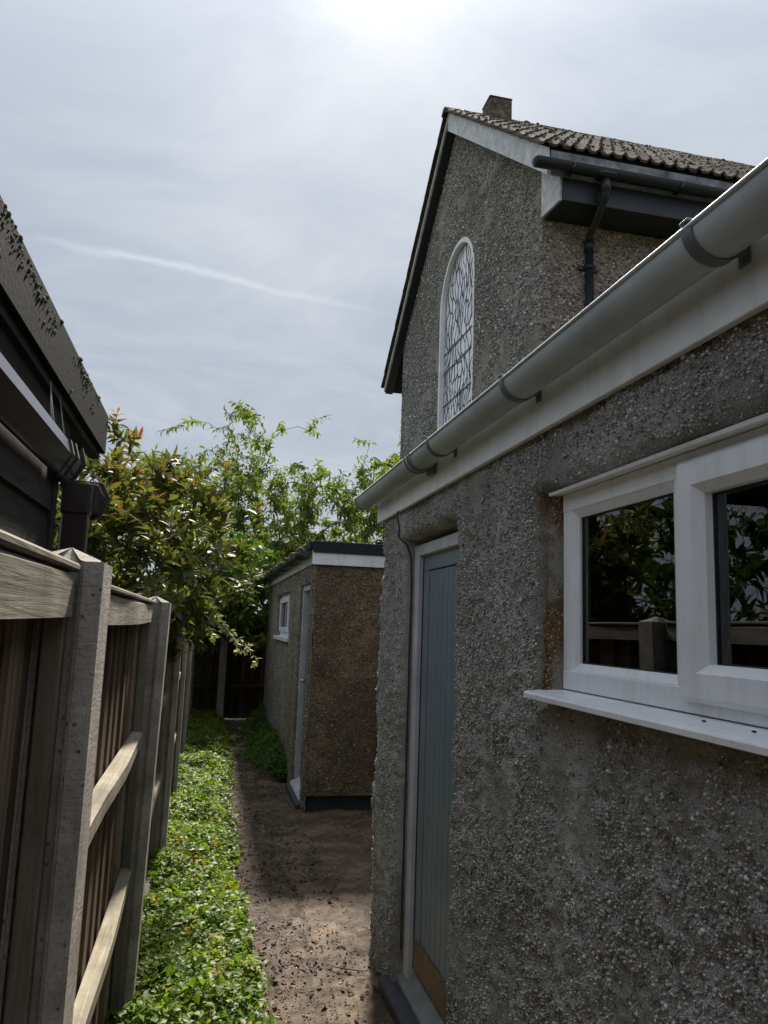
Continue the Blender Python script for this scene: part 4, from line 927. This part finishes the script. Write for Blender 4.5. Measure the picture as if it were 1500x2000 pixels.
def broad_tree(name, label, cat, base, top, ts, leafdim, tint0, tint1, mat, per, tipr, cam_n, droop, rr, ang=1.1, lsp=.3, seg=.35, leafp=.55, lthr=.012, bark='bark', scl=(.7, 1.2)):
    root = empty(name, base, label, cat); P = Plant(); b = P.add(base); k = 4
    for i in range(1, k+1): b = P.add(Vector(base).lerp(Vector(top), i/k)+Vector((rr.gauss(0, .06), rr.gauss(0, .06), 0)), b)
    ts.sort(key=lambda t: (t-Vector(top)).length); P.grow(ts, .05, .07, rr, seg)
    rad = P.radii(tipr, 2.35); P.mesh('trunk', rad, MT[bark], root)
    tips, dirs = [], []
    for i, kk in enumerate(P.kids):
        if P.par[i] < 0: continue
        d = (P.n[i]-P.n[P.par[i]]).normalized()
        if kk == 0: tips.append(P.n[i]); dirs.append(d+Vector((0, 0, .1)))
        elif rad[i] < lthr and rr.random() < leafp: tips.append(P.n[i]); dirs.append(d+Vector((rr.gauss(0, .7), rr.gauss(0, .7), rr.gauss(0, .4))))
    pos, fw, up, age = whorls(tips, dirs, per, ang, leafdim[0], rr, lsp, droop)
    n = len(pos); up[:, 2] += .8; R = rotmats(n, fw, up); sc = RNG.uniform(*scl, n); g = np.clip(.6*RNG.uniform(size=n)+.7*(vn(pos[:, 0], pos[:, 1], pos[:, 2], 1.2, 4)-.2), 0, 1)[:, None]
    t = (1-g)*np.array([tint0])+g*np.array([tint1])
    put_leaves(root, leafmesh(*leafdim), pos, R, sc, t, mat, cam_n, 'crown')
    return root
def cherry():
    rr = random.Random(4); ts = []
    def env(x): return 5.35+.55*math.sin((x+.7)*1.5)+.35*math.sin(x*3.7+.5)
    while len(ts) < 1150:
        x = rr.uniform(-1.5, 4.9); y = rr.uniform(13.9, 16.6); z = rr.uniform(2.6, 6.2)
        if z > env(x)-.35*abs(y-15): continue
        if z > 4.75 and rr.random() < .55: continue
        if z < 3.1 and x < .3: continue
        ts.append(Vector((x, y, z)))
    for k in range(150): ts.append(Vector((rr.uniform(2.7, 5.2), rr.uniform(14.2, 15.6), rr.uniform(3.1, 4.95))))
    for x, z in ((.35, 5.95), (.62, 5.9), (.1, 5.85), (2.1, 5.85), (2.0, 5.6), (-.5, 5.5), (-.9, 5.4), (3.0, 5.35), (1.2, 5.6), (1.5, 5.55), (-1.2, 5.3), (.9, 5.5), (2.7, 5.5)):
        ts.append(Vector((x, 15+rr.uniform(-.3, .3), z)))
    broad_tree('cherry_tree', 'airy light green tree with drooping leaves behind the outbuilding', 'tree', (1.9, 15.2, 0), (1.8, 15.1, 2.7), ts, (.135, .048, .25, .4, 3), (.075, .11, .032), (.185, .225, .062), MT['leaf_c'], (7, 11), .0042, 300, .55, rr, 1.15, .28, .3, .85, .016)
cherry()
def dense():
    rr = random.Random(9); ts = []
    while len(ts) < 380:
        x = rr.uniform(-2.6, 1.9); y = rr.uniform(13.75, 15.6); z = rr.uniform(.5, 3.5)
        if z > 3.45-.5*abs(x+.3)**1.1*.4: continue
        ts.append(Vector((x, y, z)))
    broad_tree('evergreen_shrub', 'dark green leafy shrub hanging over the far fence', 'shrub', (-.3, 14.6, 0), (-.3, 14.6, .7), ts, (.15, .06, .25, .3), (.022, .05, .012), (.07, .12, .025), MT['leaf_p'], (7, 11), .004, 200, .35, rr, 1.2, .25, .3, .7, .02)
    rr = random.Random(14); ts = []
    while len(ts) < 360:
        x = rr.uniform(-.25, 1.25); y = rr.uniform(11.6, 13.35); z = rr.uniform(1.25, 3.05)
        if (x > .75 and y < 12.5) or z > 3.05-.35*abs(x-.3) or (z < 1.6 and rr.random() < .6): continue
        ts.append(Vector((x, y, z)))
    broad_tree('young_laurel', 'mid green shrub crowding the corner beside the outbuilding gutter', 'shrub', (-.45, 12.6, 0), (-.4, 12.6, 1.5), ts, (.14, .06, .25, .3), (.05, .10, .02), (.12, .19, .03), MT['leaf_p'], (6, 10), .004, 150, .35, rr, 1.2, .22, .25, .7, .02)
dense()
def sprig():
    rr = random.Random(2); root = empty('trailing_shrub', (-.35, 5.2, 0), 'small pale leaved trailing branch hanging over the left fence', 'shrub')
    P = Plant(); b = P.add((-.5, 5.2, 0)); b = P.add((-.5, 5.2, 1.2), b); b = P.add((-.3, 5.15, 1.78), b); start = b
    for k in range(7):
        q = start; end = Vector((.27-.06*k+rr.gauss(0, .03), 5.25+rr.gauss(0, .15), 1.40+.055*k+rr.gauss(0, .03))); a = P.n[start]
        for i in range(1, 13):
            u = i/12; p = a.lerp(end, u)+Vector((0, 0, .10*math.sin(math.pi*u))); q = P.add(p, q)
            if i > 2 and rr.random() < .5: s = P.add(p+Vector((rr.gauss(0, .03), rr.gauss(0, .05), rr.gauss(-.015, .02))), q)
    rad = P.radii(.0014, 2.3); P.mesh('stem', rad, MT['stemred'], root); tips, dirs = [], []
    for i in range(4, len(P.n)): tips.append(P.n[i]); dirs.append((P.n[i]-P.n[P.par[i]]).normalized())
    pos, fw, up, age = whorls(tips, dirs, (5, 8), 1.2, .03, rr, .035, .05); up[:, 2] += 1.2; n = len(pos)
    t = np.array([[.34, .35, .22]])*RNG.uniform(.6, 1.5, (n, 1)); put_leaves(root, leafmesh(.034, .021, .2, .15, 3), pos, rotmats(n, fw, up), RNG.uniform(.7, 1.2, n), t, MT['leaf_p'], 150)
sprig()
def hedge():
    rr = random.Random(31); ts = []
    while len(ts) < 560:
        x = rr.uniform(-4.4, -1.6); y = rr.uniform(4.0, 10.5); z = rr.uniform(.8, 3.7)
        if z > 3.6-.2*abs(x+2.8)**2 or x > -1.15-.05*y-.12*max(0, z-2.6): continue
        ts.append(Vector((x, y, z)))
    broad_tree('laurel_hedge', 'tall dark green hedge behind the shed, mirrored in the white window', 'hedge', (-2.6, 7.2, 0), (-2.6, 7.2, 1.0), ts, (.17, .075, .25, .25), (.02, .045, .012), (.06, .105, .022), MT['leaf_p'], (7, 11), .004, 0, .3, rr, 1.2, .3, .35, .75, .02)
hedge()

def groundcover():
    def edge(y): return .335+.05*(vn(y, y*0, 0, 1.7, 3)-.5)*2+.06*(vn(y, y*0, 0, 5, 4)-.5)+.05*np.clip((y-6.5)/3, 0, 1)
    base = leafmesh(.03, .021, .25, .2, 2); P = []
    for y0, y1, dens in ((1.6, 2.6, 2600), (2.6, 5.5, 9500), (5.5, 8.5, 6200), (8.5, 13.2, 4200)):
        n = int((y1-y0)*.62*dens); P.append(np.stack([RNG.uniform(-.27, .42, n), RNG.uniform(y0, y1, n)], 1))
    P = np.vstack(P); x, y = P.T; e = edge(y); k = (x < e); x, y, e = x[k], y[k], e[k]
    h = .03+.15*np.clip((e-x)/.22, 0, 1)**.8*(.35+.85*vn(x, y, 0, 4.5, 6)) + .05*(vn(x, y, 0, 14, 7)-.4); h *= np.where(y > 9.5, 1.4, 1)
    n = len(x); z = h*RNG.uniform(.5, 1., n)**.5+.005
    f = RNG.normal(size=(n, 3)); f[:, 2] = RNG.normal(.15, .45, n); up = np.tile([[0, 0, 1.]], (n, 1))+RNG.normal(0, .38, (n, 3))
    g = np.clip(.55*RNG.uniform(size=n)+.6*(vn(x, y, 0, 6, 8)-.2), 0, 1)[:, None]; t = (1-g)*np.array([[.055, .11, .014]])+g*np.array([[.24, .33, .03]])
    yl = RNG.uniform(size=n) < .012; t[yl] = np.array([.42, .36, .03])*RNG.uniform(.6, 1.1, (yl.sum(), 1))
    fl = (vn(x, y, 0, 9, 15) > .86) & (RNG.uniform(size=n) < .4); t[fl] = np.array([.45, .30, .02])
    sc = np.clip(RNG.lognormal(-.1, .33, n), .4, 1.7)*np.where(y > 5.5, 1.15, 1.)
    v, fc, tt = scatter(base[0], base[1], np.stack([x, y, z], 1), rotmats(n, f, up), sc, t)
    tag(link('ground_cover', npmesh('ground_cover', v, fc, tt, True), MT['leaf_g']), 'bright green low ground cover along the foot of the left fence', 'ground cover', kind='stuff')
    n = 1500; y = 2.7+RNG.uniform(size=n)**1.3*7; x = RNG.uniform(-.2, .4, n); k = (vn(x, y, 0, 3.5, 41) > .56) & (x < edge(y)+.03); x, y = x[k], y[k]; n = len(x)
    f = RNG.normal(size=(n, 3)); f[:, 2] = RNG.normal(.5, .4, n); up = np.tile([[0, 0, 1.]], (n, 1))+RNG.normal(0, .3, (n, 3)); g = RNG.uniform(size=(n, 1)); b2 = leafmesh(.055, .032, .3, .3, 3)
    t = (1-g)*np.array([[.07, .12, .025]])+g*np.array([[.17, .22, .05]]); dd = RNG.uniform(size=n) < .12; t[dd] = np.array([.20, .13, .06])
    v, fc, tt = scatter(b2[0], b2[1], np.stack([x, y, .05+.13*RNG.uniform(size=n)], 1), rotmats(n, f, up), RNG.uniform(.5, .95, n), t)
    tag(link('broad_weeds', npmesh('broad_weeds', v, fc, tt, True), MT['leaf_g']), 'broader leaved weeds poking up through the ground cover by the fence', 'weeds', kind='stuff')
    n = 5200; y = RNG.uniform(8.3, 12.2, n); x = .93-np.abs(RNG.normal(0, .16, n))*np.clip((y-8.0)/1.2, .3, 1); z = .02+RNG.uniform(size=n)**.6*.34*np.clip(1-(.93-x)/.45, .1, 1)*np.clip((y-8.1)/.8, .2, 1)*(.6+.7*vn(y, y*0, 0, 2, 3))
    f = RNG.normal(size=(n, 3)); f[:, 2] += .4; t = np.array([[.05, .10, .02]])+RNG.uniform(size=(n, 1))*np.array([[.07, .11, .02]])
    v, fc, tt = scatter(base[0], base[1], np.stack([x, y, z], 1), rotmats(n, f, np.tile([[0, 0, 1.]], (n, 1))+RNG.normal(0, .4, (n, 3))), RNG.uniform(1.0, 1.9, n), t)
    tag(link('weeds', npmesh('weeds', v, fc, tt, True), MT['leaf_g']), 'clump of leafy weeds at the foot of the outbuilding wall', 'weeds', kind='stuff')
groundcover()
def litter():
    pv = np.array([(.5, 0, .1), (-.5, .1, 0), (.1, .5, 0), (0, -.5, -.1), (0, .05, .5), (-.1, 0, -.5)]); pf = np.array([(0, 2, 4), (2, 1, 4), (1, 3, 4), (3, 0, 4), (2, 0, 5), (1, 2, 5), (3, 1, 5), (0, 3, 5)]); n = 17000; y = 2.6+RNG.uniform(size=n)**1.5*8; x = RNG.uniform(.2, .95, n); far = RNG.uniform(size=n) < .22; y = np.where(far, RNG.uniform(4.2, 7.0, n), y); x = np.where(far, RNG.uniform(.7, 1.8, n), x); k = RNG.uniform(size=n) < (.35+.65*np.clip((.7-x)/.3, 0, 1)); x, y = x[k], y[k]; n = len(x)
    z = .02*(vn(x, y, 0, 2.2)-.5)+.014*(vn(x, y, 0, 9, 2)-.5)+.008*(vn(x, y, 0, 30, 3)-.5)
    b = np.interp(RNG.uniform(size=n), [0, .45, .85, 1], [.05, .14, .30, .66])[:, None]*np.array([[1.05, .95, .8]])
    v, f, t = scatter(pv, pf, np.stack([x, y, z+.002], 1), randrot(n), np.clip(RNG.lognormal(math.log(.006), .4, n), .003, .016), b)
    tag(link('loose_gravel', npmesh('loose_gravel', v, f, t), MT['pebble']), 'fine loose stones scattered over the path', 'gravel', kind='stuff')
    n = 1500; y = 2.9+RNG.uniform(size=n)**1.4*6; x = RNG.uniform(.25, .92, n); cl = vn(x, y, 0, 4, 31)+.35*np.clip((.6-x)/.3, 0, 1) > .52; x, y = x[cl], y[cl]; n = len(x); z = .02*(vn(x, y, 0, 2.2)-.5)+.014*(vn(x, y, 0, 9, 2)-.5)+.007
    base = leafmesh(.032, .02, .4, .3, 3); f = RNG.normal(size=(n, 3)); f[:, 2] *= .15; up = np.tile([[0, 0, 1.]], (n, 1))+RNG.normal(0, .35, (n, 3)); t = np.array([[.05, .03, .017]])*RNG.uniform(.4, 1.6, (n, 1))
    v, fc, tt = scatter(base[0], base[1], np.stack([x, y, z], 1), rotmats(n, f, up), RNG.uniform(.4, 1.1, n), t)
    tag(link('leaf_litter', npmesh('leaf_litter', v, fc, tt, True), MT['litter']), 'dead brown leaves strewn on the path', 'leaf litter', kind='stuff')
    tw = tube('fallen_twig', [(.70, 3.93, .012), (.76, 3.885, .016), (.83, 3.86, .012), (.88, 3.85, .014)], [.0025, .003, .0025, .0015], MT['bark'], None, 6); tag(tw, 'thin dead twig lying on the path by the wall corner', 'twig')
litter()
